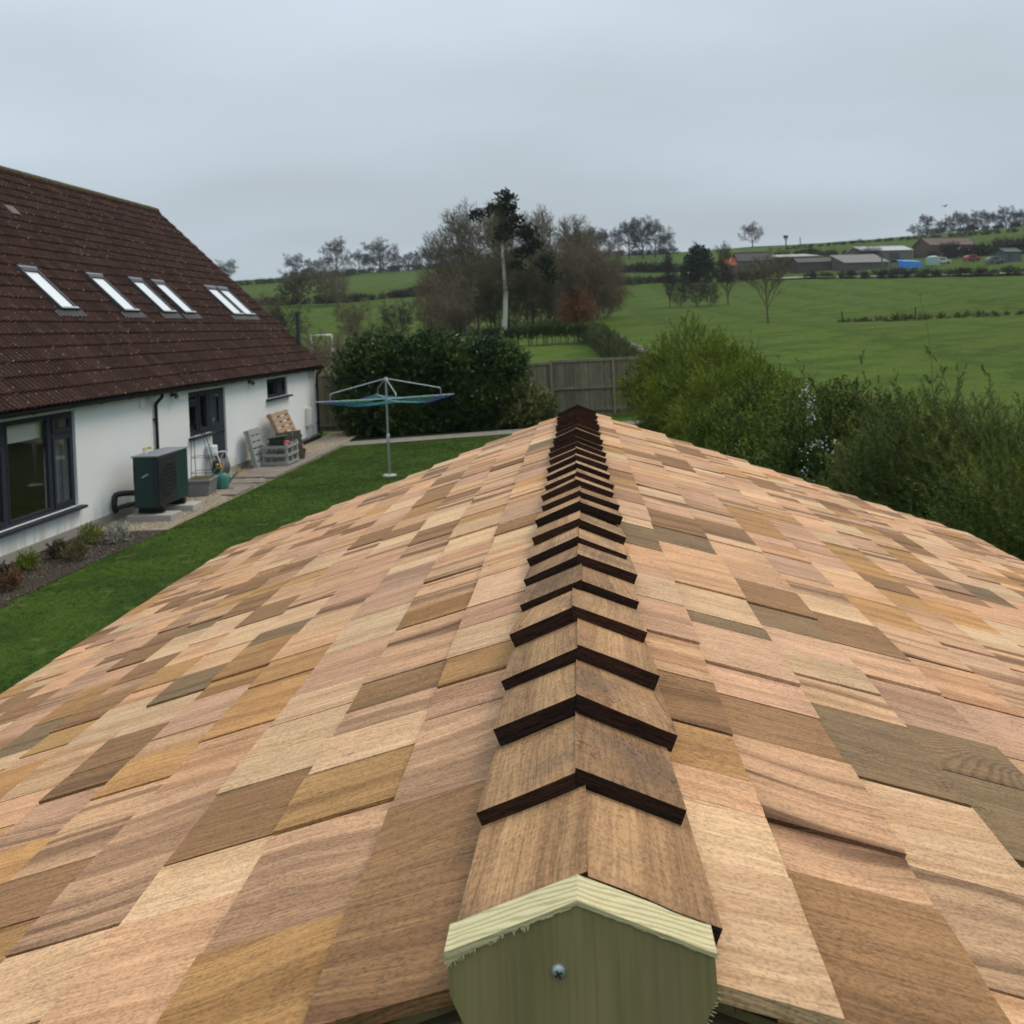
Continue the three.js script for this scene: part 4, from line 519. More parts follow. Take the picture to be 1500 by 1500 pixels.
// foliage spread through lobes [x, y, z, rx, ry, rz] ; colours: list of [rgb, weight]
function foliage(parent, name, geos, m, lobes, n, seed, colours, opt = {}) {
  const r = rng(seed), per = geos.map(() => [[], []]), vol = lobes.map((l) => (l[3] * l[4] + l[4] * l[5] + l[3] * l[5])), tot = vol.reduce((a, b) => a + b);
  lobes.forEach((l, li) => {
    const k = Math.round(n * vol[li] / tot);
    for (let i = 0; i < k; i++) {
      const d = rdir(r); if (d.y < -0.5 && opt.noUnder) d.y *= -1; const bump = 1 + (opt.rough ?? 0.22) * (fbm(d.x * 2.6 + li * 9 + seed, d.z * 2.6 + d.y * 3.1, 3) - 0.5) * 2, q = Math.pow(r(), opt.core ?? 0.35) * bump, p = V(l[0] + d.x * l[3] * q, l[1] + d.y * l[4] * q, l[2] + d.z * l[5] * q); if (p.y < (opt.floor ?? 0.03)) p.y = (opt.floor ?? 0.03) + r() * 0.3;
      const o = d.clone().multiplyScalar(opt.out ?? 0.7).add(V(0, opt.up ?? 0.8, 0)).addScaledVector(rdir(r), opt.wild ?? 0.5).normalize(), s = (opt.s0 ?? 0.8) + (opt.s1 ?? 0.6) * r(), g = Math.floor(r() * geos.length);
      per[g][0].push(orient(p, o, r() * 6.28, s)); const patch = fbm(p.x * 1.3 + seed, p.z * 1.3 + p.y * 1.1, 3); let t = clamp(patch * 1.5 - 0.25 + (r() - 0.5) * 0.5) * (colours.length - 1), ci = Math.min(colours.length - 2, Math.floor(t)); const c = mix3(colours[ci], colours[ci + 1], t - ci), v = 0.75 + 0.5 * r(); per[g][1].push(lin(c[0] * v, c[1] * v, c[2] * v));
    }
  });
  geos.forEach((g, i) => { if (per[i][0].length) instances(name, g, m, per[i][0], parent, per[i][1]); });
}
function stems(parent, base, tips, r0, r1, m = barkM, seed = 1) { const b = new GB(), r = rng(seed); tips.forEach((t) => { let p = V(...base), e = V(...t); p.x += (r() - 0.5) * 0.3; p.z += (r() - 0.5) * 0.3; const N = 6; let prev = p.clone(); for (let k = 1; k <= N; k++) { const q = p.clone().lerp(e, k / N); q.y += 0.12 * Math.sin(k / N * 3) * (e.y - p.y) * 0.4; q.x += (r() - 0.5) * 0.08; q.z += (r() - 0.5) * 0.08; b.limb(prev, q, mix(r0, r1, (k - 1) / N), mix(r0, r1, k / N), 5); prev = q; } }); return mesh('stems', b.geo(), m, parent); }
const LA = [[0.016, 0.036, 0.006], [0.026, 0.056, 0.009], [0.045, 0.085, 0.013], [0.09, 0.125, 0.022]];
{ // dark laurel hedge
  const g = thing('laurel_hedge', 'tall dark green laurel hedge behind the clothes airer', 'hedge', [0, 0, 0]), lobes = [];
  const r = rng(3); for (let k = 0; k < 9; k++) { const t = k / 8, x = -7.15 + t * 4.35, z = -31.45 - t * 1.2, top = 2.95 + 0.22 * Math.sin(k * 1.9) + (t < 0.7 ? 0.2 : -0.1); lobes.push([x, top * 0.5, z, 0.95, top * 0.5, 0.95]); lobes.push([x, top * 0.28, z + 0.12, 0.9, 0.9, 0.85]); lobes.push([x + 0.2, top * 0.68, z, 0.85, 0.75, 0.9]); }
  foliage(g, 'foliage', laurelSprigs, laurelM, lobes, 17000, 61, LA, { rough: 0.18, core: 0.22, up: 0.7, out: 0.9, s0: 0.75, s1: 0.5 });
  stems(g, [-6.5, 0, -31.7], [[-7, 2.2, -31.6], [-6, 2.3, -31.8], [-6.4, 2.4, -31.7]], 0.04, 0.015); stems(g, [-4, 0, -32.2], [[-4.5, 2.1, -32.1], [-3.6, 2, -32.3], [-4, 2.3, -32.2]], 0.04, 0.015);
}
{ const g = thing('variegated_shrub', 'shrub with yellowish green leaves at the end of the laurel hedge', 'shrub', [0, 0, 0]); foliage(g, 'foliage', laurelSprigs, laurelM, [[-2.2, 0.75, -32.4, 0.9, 0.9, 0.8], [-1.5, 0.55, -32.6, 0.7, 0.7, 0.7], [-2.4, 1.25, -32.7, 0.6, 0.7, 0.6]], 2600, 15, [[0.02, 0.045, 0.01], [0.05, 0.085, 0.018], [0.12, 0.14, 0.03], [0.2, 0.19, 0.06]], { core: 0.3, s0: 0.5, s1: 0.4 }); stems(g, [-2.1, 0, -32.5], [[-2.5, 1.1, -32.5], [-1.7, 1, -32.5]], 0.03, 0.01); }
// feathery hedge along the right side of the garden
const FG = [[0.045, 0.075, 0.006], [0.08, 0.118, 0.009], [0.125, 0.16, 0.013], [0.19, 0.21, 0.022]], FD = [[0.03, 0.052, 0.008], [0.052, 0.08, 0.011], [0.08, 0.108, 0.016], [0.13, 0.15, 0.024]], FS = [[0.045, 0.066, 0.013], [0.075, 0.1, 0.02], [0.115, 0.14, 0.03], [0.165, 0.18, 0.045]];
const FM = FG.map((c, i) => mix3(c, FD[i], 0.45));
const shrubs = [
  ['tall bright feathery shrub next to the fence panels', [[2.6, 1.0, -31, 1.2, 1.3, 1.2], [3.4, 1.5, -29.5, 1.4, 1.65, 1.5], [3.2, 0.8, -28, 1.2, 1.0, 1.2]], FG, 5200, featherSprigs],
  ['broad yellow-green feathery shrub in the middle of the garden hedge', [[3.6, 1.2, -24.5, 1.4, 1.45, 1.6], [3.7, 1.0, -21.5, 1.3, 1.35, 1.6], [3.0, 0.6, -22.5, 0.9, 0.9, 1.4]], FG, 6000, featherSprigs],
  ['dense olive green shrub beside the yellow-green one', [[3.5, 0.95, -18.2, 1.2, 1.2, 1.5], [3.9, 0.95, -16, 1.2, 1.2, 1.4], [3.0, 0.6, -16.8, 0.8, 0.8, 1.3]], FM, 6500, smallSprigs],
  ['blackthorn shrub with sprays of white blossom in the garden hedge', [[3.7, 0.85, -13.6, 1.0, 1.25, 1.1], [3.2, 0.6, -14, 0.8, 0.9, 1.0], [4.3, 0.9, -13, 0.8, 1.1, 0.9]], FD, 6800, smallSprigs],
  ['wispy grey-green shrub with long bare shoots above the hedge', [[4.2, 0.95, -11, 1.1, 1.2, 1.1], [3.5, 0.65, -11.3, 0.9, 0.95, 0.9], [4.9, 0.9, -10.4, 0.9, 1.1, 0.9]], FS, 11000, fineSprigs],
  ['dark feathery shrub close to the right eaves of the gazebo', [[4.1, 0.8, -8.6, 1.0, 1.1, 1.1], [4.9, 0.85, -8.2, 1.0, 1.15, 1.1], [3.5, 0.55, -8.9, 0.7, 0.75, 0.9], [4.6, 0.8, -6.6, 1.0, 1.15, 1.1]], FD, 13000, fineSprigs]];
shrubs.forEach(([label, lobes, cols, n, geos], i) => {
  const g = thing('garden_shrub', label, 'shrub', [0, 0, 0], 0, 'shrubs of the garden hedge'), r = rng(900 + i), b = lobes[0];
  foliage(g, 'foliage', geos, leafM, lobes, n, 700 + i * 13, cols.map((c) => c.map((x) => x * 1.12)), { rough: 0.42, core: 0.28, up: 0.55, out: 0.75, wild: 0.75, s0: 0.5, s1: 0.6 });
  const lumps = []; for (let k = 0; k < 16; k++) { const l = lobes[Math.floor(r() * lobes.length)], d = rdir(r); d.y = Math.abs(d.y) * 0.9 + 0.05; const q = 0.26 + 0.26 * r(); lumps.push([l[0] + d.x * l[3] * 0.95, l[1] + d.y * l[4] * 0.92, l[2] + d.z * l[5] * 0.95, q, q * 0.8, q]); }
  foliage(g, 'bright_foliage', geos, leafM, lumps, Math.round(n * 0.3), 1700 + i * 7, cols.map((c) => c.map((x) => x * 1.4)), { rough: 0.5, core: 0.5, up: 0.8, out: 0.8, wild: 0.6, s0: 0.4, s1: 0.55 });  // clumps on the upper sides in brighter tones of the same colours
  const tips = []; for (let k = 0; k < 16; k++) { const l = lobes[Math.floor(r() * lobes.length)], a = r() * 6.28; tips.push([l[0] + Math.cos(a) * l[3] * 0.8, l[1] + l[4] * (0.75 + 0.5 * r()), l[2] + Math.sin(a) * l[5] * 0.8]); } stems(g, [b[0], 0, b[2]], tips, 0.018, 0.003, barkM, 50 + i);
  if (i === 4 || i === 3 || i === 1 || i === 0) { // shoots standing out of the top, with young leaves
    const bb = new GB(), N = [8, 8, 14, 30][[0, 1, 3, 4].indexOf(i)], L = [], C = [];
    for (let k = 0; k < N; k++) { const l = lobes[Math.floor(r() * lobes.length)]; let p = V(l[0] + (r() - 0.5) * l[3] * 1.3, l[1] + l[4] * 0.6, l[2] + (r() - 0.5) * l[5] * 1.2), d = V((r() - 0.5) * 0.5, 1, (r() - 0.5) * 0.4).normalize(); let h = 0.45 + 0.75 * r(); if (i === 4 && k < 2) { p = k ? V(4.9, 1.7, -10.6) : V(4.02, 1.75, -11); d = k ? V(0.45, 1, 0).normalize() : V(-0.06, 1, 0).normalize(); h = k ? 1.0 : 1.75; } for (let s = 0; s < 5; s++) { const q = p.clone().addScaledVector(d, h / 5); bb.limb(p, q, 0.006 * (1 - s / 6), 0.006 * (1 - (s + 1) / 6), 4); d.add(V((r() - 0.5) * 0.25, 0, (r() - 0.5) * 0.25)).normalize(); for (let z = 0; z < 2; z++) { L.push(orient(p.clone().lerp(q, r()), d.clone().addScaledVector(rdir(r), 0.6).normalize(), r() * 6, 0.35 + 0.3 * r())); C.push(lin(...mix3(cols[1], cols[3], r()))); } p = q; } }
    mesh('shoots', bb.geo(), twigM, g); instances('young_leaves', smallSprigs[0], leafM, L, g, C);
  }
  if (i === 3) { const f = new GB(), rr = rng(4); for (let k = 0; k < 5; k++) { const a = k * 1.2566, d = V(Math.cos(a), 0.25, Math.sin(a)).normalize(); leafAt(f, V(0, 0, 0), d, 0.016, 0.014, rr, 0.1); } const L = [];
    for (const [x, y, z, dx, dy, n, len] of [[3.15, 2.1, -13.4, -0.25, 0.9, 60, 0.42], [3.0, 1.75, -13.2, 0.8, 0.25, 34, 0.3], [3.25, 1.65, -13.0, 0.3, 0.6, 30, 0.3], [2.95, 1.2, -13.3, 0.1, 0.9, 26, 0.3], [3.05, 0.98, -13.2, 0.8, 0.1, 34, 0.35], [2.85, 1.05, -13.3, 0.5, 0.2, 20, 0.25], [3.3, 1.3, -12.9, 0.2, 0.8, 20, 0.25]]) for (let k = 0; k < n; k++) { const t = rr() * len; L.push(orient(V(x + dx * t + (rr() - 0.5) * 0.14 * rr() * 2, y - 0.2 + dy * t * 1.3 + (rr() - 0.5) * 0.14, z + 0.25 + (rr() - 0.5) * 0.12), rdir(rr), 0, 0.55 + 0.4 * rr())); }
    instances('white_blossom', f.geo(), mat([0.78, 0.78, 0.76], 0.7, DS), L, g); }
});
// small plants in the bed
for (const [x, z, rad, cols, geos, label] of [
  [0.62, 17.55, 0.24, [[0.09, 0.12, 0.012], [0.2, 0.22, 0.02], [0.3, 0.3, 0.03]], smallSprigs, 'small bright yellow-green shrub in the flower bed'], [1.0, 16.9, 0.27, [[0.07, 0.06, 0.025], [0.14, 0.11, 0.05], [0.2, 0.18, 0.09]], smallSprigs, 'small yellowish shrub with reddish stems in the flower bed'], [0.62, 15.75, 0.3, [[0.05, 0.085, 0.012], [0.11, 0.14, 0.02], [0.19, 0.2, 0.03]], smallSprigs, 'leafy green shrub against the wall by the heat pump base'], [1.05, 15.65, 0.27, [[0.09, 0.11, 0.07], [0.22, 0.24, 0.18], [0.45, 0.46, 0.4]], smallSprigs, 'small silvery white-leaved shrub by the heat pump base'], [0.68, 18.3, 0.25, [[0.02, 0.02, 0.012], [0.035, 0.035, 0.018], [0.06, 0.05, 0.025]], smallSprigs, 'small dark leaved shrub in the flower bed'], [0.62, 16.75, 0.22, [[0.03, 0.03, 0.015], [0.055, 0.05, 0.022], [0.08, 0.07, 0.03]], smallSprigs, 'low dark brownish plant against the wall in the flower bed'], [1.02, 18.6, 0.22, [[0.06, 0.03, 0.015], [0.11, 0.055, 0.025], [0.16, 0.09, 0.04]], smallSprigs, 'small rusty brown plant in the flower bed']]) {
  const p = HP(x, z), g = thing('bed_plant', label, 'plant', [p[0], 0.012, p[2]], 0, 'small shrubs in the flower bed'); foliage(g, 'foliage', geos, leafM, [[0, rad * 0.45, 0, rad * 0.58, rad * 0.5, rad * 0.58]], 150, Math.round(x * 100 + z), cols.map((c) => c.map((q) => q * 1.35)), { core: 0.4, s0: 0.3, s1: 0.3, up: 0.8, wild: 0.8 }); stems(g, [0, 0, 0], [[rad * 0.4, rad * 0.7, 0], [-rad * 0.4, rad * 0.7, 0.06], [0, rad * 0.8, -rad * 0.3]], 0.008, 0.003, barkM, 4);
}
// ---------------------------------------------------------------- trees
function grow(seed, o) { // leafless tree of height 1; returns trunk and crown builders
  const r = rng(seed), tk = new GB(), cr = new GB();
  function branch(p, d, len, rad, lv) {
    const segs = lv === 0 ? 6 : lv === 1 ? 4 : lv < o.lv ? 2 : 1, kids = o.kids[lv] ?? 0; let q = p.clone(), dir = d.clone(); const at = [];
    for (let s = 0; s < segs; s++) { const e = q.clone().addScaledVector(dir, len / segs), r0 = rad * (1 - 0.8 * s / segs), r1 = rad * (1 - 0.8 * (s + 1) / segs); (lv === 0 ? tk : cr).limb(q, e, r0, r1, lv === 0 ? 8 : lv === 1 ? 5 : 3); at.push([q.clone(), e.clone(), dir.clone(), r0]); q = e; dir.addScaledVector(rdir(r), o.wander * (lv ? 1 : 0.5)).addScaledVector(UP, lv === 0 ? 0.1 : (o.rise[lv] ?? 0.1)).normalize(); }
    if (lv >= o.lv) return;
    for (let k = 0; k < kids; k++) { const t = mix(o.from[lv] ?? 0.2, 1, (k + r()) / kids), i = Math.min(segs - 1, Math.floor(t * segs)), [a, b, dd, rr] = at[i], c = a.clone().lerp(b, t * segs - i), ang = k * 2.4 + r() * 0.9, e = Math.abs(dd.y) < 0.9 ? V(0, 1, 0) : V(1, 0, 0), x = e.cross(dd).normalize(), y = dd.clone().cross(x), sp = o.spread[lv] * (0.75 + 0.5 * r());
      const nd = dd.clone().multiplyScalar(Math.cos(sp)).addScaledVector(x, Math.sin(sp) * Math.cos(ang)).addScaledVector(y, Math.sin(sp) * Math.sin(ang)).normalize(); const sh = lv === 0 ? o.shape((t - (o.from[0] ?? 0)) / (1 - (o.from[0] ?? 0))) : 1 - 0.45 * t; branch(c, nd, o.len[lv] * sh * (0.75 + 0.5 * r()), Math.max(o.min, rr * 0.5), lv + 1); }
  }
  branch(V(0, 0, 0), V((r() - 0.5) * 0.06, 1, (r() - 0.5) * 0.06).normalize(), o.trunk, o.rad, 0); return [tk.geo(), cr.geo()];
}
const round_ = (t) => 0.55 + 0.75 * Math.sin(Math.PI * clamp(t * 0.85 + 0.12)), cone_ = (t) => 1.05 - 0.7 * t;
const oakO = { lv: 4, kids: [10, 7, 6, 6], trunk: 0.62, rad: 0.026, min: 0.0034, len: [0.42, 0.22, 0.13, 0.08], spread: [0.95, 0.8, 0.75, 0.8], from: [0.22, 0.2, 0.15, 0.1], rise: [0, 0.06, 0.04, 0.02], wander: 0.2, shape: round_ };
const tallO = { lv: 4, kids: [16, 7, 6, 4], trunk: 0.8, rad: 0.013, min: 0.002, len: [0.34, 0.17, 0.09, 0.05], spread: [0.6, 0.6, 0.65, 0.7], from: [0.12, 0.2, 0.15, 0.1], rise: [0, 0.22, 0.16, 0.1], wander: 0.15, shape: cone_ };
const broomO = { lv: 4, kids: [11, 6, 5, 3], trunk: 0.55, rad: 0.02, min: 0.003, len: [0.5, 0.24, 0.13, 0.08], spread: [0.48, 0.4, 0.45, 0.5], from: [0.5, 0.25, 0.2, 0.2], rise: [0, 0.1, 0.05, 0.05], wander: 0.1, shape: () => 1 };
const scrubO = { lv: 4, kids: [18, 7, 6, 5], trunk: 0.6, rad: 0.012, min: 0.0028, len: [0.5, 0.24, 0.13, 0.07], spread: [0.85, 0.7, 0.7, 0.7], from: [0.02, 0.1, 0.1, 0.1], rise: [0, 0.16, 0.12, 0.1], wander: 0.2, shape: round_ };
const oaks = [1, 2, 3].map((k) => grow(10 + k, oakO)), talls = [1, 2, 3].map((k) => grow(20 + k, tallO)), scrubs = [1, 2].map((k) => grow(30 + k, scrubO)), broom = grow(41, broomO);
const bark = [mat([0.065, 0.053, 0.04], 0.95), mat([0.15, 0.128, 0.086], 0.95), mat([0.14, 0.122, 0.07], 0.95), mat([0.15, 0.118, 0.078], 0.95), mat([0.05, 0.046, 0.04], 0.95)];
function tree(name, label, cat, kind, x, z, h, wide, turn, m, group, extraY = 0) {
  const g = thing(name, label, cat, [x, hAt(x, z) - 0.15 + extraY, z], turn, group); const a = mesh('trunk', kind[0], m, g), b = mesh('crown', kind[1], m, g); a.scale.set(h * wide, h, h * wide); b.scale.copy(a.scale); return g;
}
// copse beyond the garden
{
  const grp = 'bare trees of the copse', lab = 'bare brown tree with fine upright twigs in the copse';
  for (const [x, z, h, w, k, m] of [[-13.0, -107.2, 14.4, 0.95, 0, 1], [-11.4, -111.4, 13.6, 0.95, 1, 2], [-9.8, -115.5, 14.2, 1, 2, 2], [-5.0, -111.9, 12.8, 1, 0, 1], [-3.2, -117.9, 14.2, 1, 1, 2], [-0.6, -124.0, 13.6, 1.05, 2, 3], [1.2, -128.0, 12.2, 1.1, 0, 3], [3.2, -132.0, 9.6, 1.2, 1, 3], [-14.6, -103.1, 11, 0.9, 2, 1], [-7.6, -108, 12.6, 1, 1, 2]]) tree('copse_tree', lab, 'tree', talls[k], x, z, h, w, x * 7, bark[m], grp);
  const l2 = 'bushy bare tree filling the brown foot of the copse', g2 = 'bushy trees at the foot of the copse';
  for (const [x, z, h, w, k, m] of [[-12.2, -104, 8.5, 0.8, 0, 2], [-9.2, -103, 8.8, 0.85, 1, 2], [-5.2, -104, 9.2, 0.85, 0, 2], [-2.4, -107, 10, 0.85, 1, 2], [0.2, -112, 10.2, 0.85, 0, 3], [2.6, -118, 9.8, 0.85, 1, 3], [4.2, -124, 8.2, 0.85, 0, 3], [-13.6, -102, 6.5, 0.9, 1, 2], [-10.8, -101.5, 6, 0.95, 0, 2], [-8.2, -102.5, 6.5, 0.9, 1, 2], [-6.4, -103.5, 6.2, 0.95, 0, 2], [-3.8, -105, 6.6, 0.95, 1, 2], [-1.2, -108, 7, 0.95, 0, 2], [1.5, -113, 7, 0.95, 1, 2], [3.4, -117, 6.5, 0.95, 0, 3]]) tree('copse_thicket', l2, 'tree', scrubs[k], x, z, h, w, z, bark[m], g2);
  // pale trunk with ivy
  const g = thing('birch_tree', 'tall pale trunked tree with dark ivy in its crown in front of the copse', 'tree', [-7.55, hAt(-7.55, -99.7) - 0.1, -99.7]), whiteB = mat(0xffffff, 0.85, { map: tex(128, (u, v) => { const a = tfbm(u, v, 6, 3), b = tn(u * 8, v * 40, 8 * 5); return toS(mix3([0.5, 0.48, 0.43], [0.12, 0.11, 0.09], sst(0.6, 0.85, a * 0.5 + b * 0.55))); }) });
  const tk = new GB(); let p = V(0, 0, 0); const pts = [[0, 0, 0], [0.22, 2, 0], [0.32, 4, 0], [0.3, 6, 0.1], [0.18, 8, 0.1], [0.25, 10, 0], [0.55, 12, 0], [0.7, 13.6, 0]]; for (let k = 1; k < pts.length; k++) tk.limb(V(...pts[k - 1]), V(...pts[k]), mix(0.3, 0.08, (k - 1) / 7), mix(0.3, 0.08, k / 7), 9); mesh('trunk', tk.geo(), whiteB, g);
  const br = new GB(), r = rng(55); for (let k = 0; k < 40; k++) { const y = 4 + r() * 9, a = r() * 6.28, l = (1.2 + 2 * r()) * (1.15 - y / 20), s = V(0.3, y, 0); let q = s, d = V(Math.cos(a), 0.6, Math.sin(a)).normalize(); for (let i = 0; i < 4; i++) { const e = q.clone().addScaledVector(d, l / 4); br.limb(q, e, 0.06 * (1 - i / 5), 0.06 * (1 - (i + 1) / 5), 4); for (let j = 0; j < 7; j++) { const f = e.clone().addScaledVector(rdir(r).add(V(0, 0.5, 0)).normalize(), 0.5 + 0.5 * r()); br.limb(e, f, 0.018, 0.008, 3); for (let w = 0; w < 3; w++) br.limb(f, f.clone().addScaledVector(rdir(r).add(V(0, 0.4, 0)).normalize(), 0.4), 0.01, 0.006, 3); } q = e; d.addScaledVector(rdir(r), 0.3).normalize(); } } mesh('branches', br.geo(), bark[2], g);
  foliage(g, 'ivy', ivySprigs, leafM, [[0.75, 14.0, 0, 1.0, 0.75, 1.0], [-0.4, 12.9, 0, 1.3, 0.5, 0.9], [-2.3, 12.4, 0, 1.0, 0.45, 0.8], [1.0, 12.6, 0, 0.9, 0.8, 0.9], [1.6, 11.4, 0.3, 1.0, 0.7, 0.9], [0.6, 10.3, 0.3, 1.2, 1.0, 0.9], [2.8, 10.2, 0.4, 1.1, 0.8, 0.9], [3.6, 8.9, 0.5, 0.9, 0.6, 0.7], [4.6, 7.0, 0.5, 0.9, 0.8, 0.8], [2.4, 8.2, 0.4, 1.1, 0.7, 0.7], [1.6, 6.8, 0.4, 0.8, 0.5, 0.6], [5.2, 5.6, 0.5, 0.7, 0.6, 0.6]], 1500, 21, [[0.014, 0.02, 0.008], [0.022, 0.032, 0.012], [0.034, 0.046, 0.016]], { rough: 0.5, core: 0.6, s0: 0.5, s1: 0.5, wild: 1 });
}
{ // copper beech
  const x = 0.1, z = -70, g = tree('beech_tree', 'small copper beech tree with brown leaves beside the low hedge', 'tree', broom, x, z, 4.6, 0.8, 0, bark[0]); foliage(g, 'leaves', smallSprigs, leafM, [[0, 2.7, 0, 1.35, 1.3, 1.3], [-0.3, 3.4, 0, 0.9, 0.9, 0.9], [0.5, 2.2, 0, 1.2, 0.8, 1.0], [-0.8, 2.0, 0, 0.9, 0.7, 0.9]], 2600, 5, [[0.12, 0.05, 0.028], [0.2, 0.085, 0.05], [0.29, 0.135, 0.078]], { rough: 0.4, core: 0.5, s0: 0.7, s1: 0.6, wild: 1 });
}
{ // low clipped hedge of the neighbouring garden
  const g = thing('low_hedge', 'low clipped green hedge on the neighbouring lawn below the copse', 'hedge', [0, 0, 0]), lobes = [], st = new GB(), r = rng(31); for (let k = 0; k < 20; k++) { const x = -7.2 + k * 0.47, z = -67.6 - k * 0.02, y = hAt(x, z); lobes.push([x, y + 0.85, z, 0.42, 0.42, 0.42]); for (let i = 0; i < 3; i++) { const a = x + (r() - 0.5) * 0.5; st.limb(V(a, y - 0.1, z), V(a + (r() - 0.5) * 0.1, y + 0.7, z), 0.03, 0.02, 4); } } mesh('stems', st.geo(), bark[1], g); foliage(g, 'foliage', smallSprigs, leafM, lobes, 4200, 8, [[0.022, 0.038, 0.01], [0.04, 0.064, 0.014], [0.075, 0.1, 0.02]], { core: 0.4, rough: 0.15, s0: 0.7, s1: 0.5, floor: 0 });
  const q = thing('sloping_hedge', 'bushy green hedge running uphill past the copper beech', 'hedge', [0, 0, 0]), lb = []; for (let k = 0; k < 12; k++) { const z = -45 - k * 2.2, x = 2.55 - k * 0.13, y = hAt(x, z); lb.push([x, y + 0.45, z, 0.75, 0.75, 1.3]); } foliage(q, 'foliage', featherSprigs, leafM, lb, 4200, 12, [[0.03, 0.04, 0.014], [0.06, 0.075, 0.022], [0.11, 0.12, 0.045]], { core: 0.4, s0: 0.8, s1: 0.6, floor: 0 });
}
{ // rubble bank
  const g = thing('rubble_heap', 'long heap of pale stones and earth beside the uphill hedge', 'rubble', [0, 0, 0]), r = rng(17), gs = []; for (let k = 0; k < 620; k++) { const t = r(), z = -48 - t * 17, x = 3.9 - t * 1.6 + (r() - 0.5) * 1.6, y = hAt(x, z), s = 0.06 + 0.12 * r(), q = new THREE.IcosahedronGeometry(s, 0); q.scale(1.3, 0.7, 1); q.rotateY(r() * 6); q.translate(x, y + 0.75 * (1 - Math.abs(x - 3.9 + t * 1.6) / 0.9) * (0.4 + 0.6 * r()), z); gs.push(q); } const m = mesh('stones', merge(gs), mat([0.22, 0.175, 0.14], 0.95), g); m.userData.kind = 'stuff'; const e = new GB(); for (let k = 0; k < 10; k++) { const a = (t, o) => { const z = -47.5 - t * 18, x = 3.9 - t * 1.6 + o; return V(x, hAt(x, z) + (Math.abs(o) < 0.1 ? 0.55 : -0.1), z); }; const t0 = k / 10, t1 = (k + 1) / 10; e.quad(a(t0, -0.95), a(t0, 0), a(t1, 0), a(t1, -0.95)); e.quad(a(t0, 0), a(t0, 0.95), a(t1, 0.95), a(t1, 0)); } mesh('earth', e.geo(), mat([0.13, 0.1, 0.075], 1, DS), g);
}
// single field trees
tree('field_tree', 'broom shaped bare tree standing alone by the field boundary', 'tree', broom, 17.0, -86.3, 6.0, 1.15, 1, bark[3]);
tree('field_tree', 'thin bare tree with a straight trunk beside the field thicket', 'tree', talls[1], 23.0, -146.2, 9.6, 0.8, 2, bark[0]); tree('field_tree', 'thin leaning bare tree on the far side of the field thicket', 'tree', talls[2], 14.6, -149.3, 8.6, 0.7, 3, bark[4]);
for (const [x, z, h, k] of [[16.2, -148, 4.6, 0], [18.4, -147, 4.2, 1], [20.6, -147.5, 3.8, 0]]) tree('field_thicket', 'low grey bare thicket between the two thin field trees', 'bush', scrubs[k], x, z, h, 0.9, x, bark[4], 'thicket in the field');
{ const g = tree('conifer', 'dark conifer beside the farm house', 'tree', broom, 28.5, -223.2, 8.5, 0.5, 0, bark[0]); foliage(g, 'needles', ivySprigs, leafM, [[0, 5, 0, 3.2, 2.8, 3], [0.5, 7, 0, 1.8, 2, 1.8], [-1.5, 3, 0, 2.4, 2, 2.2], [2, 3.2, 0, 2, 1.8, 2]], 700, 5, [[0.012, 0.018, 0.01], [0.02, 0.028, 0.014], [0.028, 0.036, 0.018]], { s0: 1.2, s1: 1, wild: 1, rough: 0.4 }); }
{ const g = tree('budding_tree', 'round tree coming into pale green leaf below the left hill', 'tree', oaks[0], -57.5, -197, 8.6, 0.95, 0, bark[2]); foliage(g, 'leaves', ivySprigs, leafM, [[0, 5, 0, 4, 3, 4], [-3, 3.2, 0, 2.6, 2, 2.6]], 420, 8, [[0.05, 0.055, 0.02], [0.08, 0.085, 0.03], [0.1, 0.11, 0.04]], { s0: 0.7, s1: 0.6, wild: 1, core: 0.6 }); tree('round_tree', 'round brown bare tree beside the budding one below the left hill', 'tree', scrubs[0], -53.5, -203, 9.4, 0.9, 1, bark[1]); tree('round_tree', 'small bare tree between the budding tree and the hedgerow', 'tree', scrubs[1], -50, -199, 7, 0.9, 2, bark[1]); }
// trees along the crest, one group for each row
const crest = (rows, label, group, m) => rows.forEach(([x, z, h, k, w], i) => tree('crest_tree', label, 'tree', oaks[k % 3], x, z, h * 1.12, w ?? 0.95, i * 2.1 + k, bark[m], group));
crest([[-144.9, -394.2, 9.6, 0]], 'bare tree showing over the slope of the brown roof', null, 4);
crest([[-104.8, -417, 16, 1, 0.85]], 'tallest bare tree on the left hill crest', null, 4); crest([[-85.8, -421.3, 14, 2, 1.25]], 'broad domed bare tree on the left hill crest', null, 4);
crest([[-124.3, -422.1, 10.4, 0], [-117.8, -423.9, 8, 1], [-112, -424, 8, 2], [-99.5, -438.9, 10, 2], [-94, -436, 9, 0], [-80.8, -432.5, 7.6, 0], [-77, -443.4, 8, 1], [-71.6, -444.3, 8.6, 2], [-66.2, -445.1, 9.6, 0], [-90, -440, 8, 1], [-60, -446, 10, 1], [-55, -447, 9.4, 2]], 'smaller bare tree in the row on the left hill crest', 'row of bare trees on the left crest', 4);
crest([[5.9, -430, 12.6, 0], [10.5, -429.9, 12.6, 1], [15.7, -429.7, 12, 2], [0, -431, 12, 1]], 'bare tree in the row between the copse and the big crest clump', 'crest trees beside the copse', 4);
crest([[23.2, -399.3, 15.6, 1, 0.8], [28.8, -399, 16, 2, 0.9], [33.7, -398.6, 14, 0, 0.9], [38.3, -398.2, 8.6, 1, 1]], 'bare tree in the big clump on the middle of the crest', 'big clump on the crest', 4);
crest([[81.6, -442.5, 10.4, 2, 1]], 'lone bare tree on the crest above the farm', null, 4);
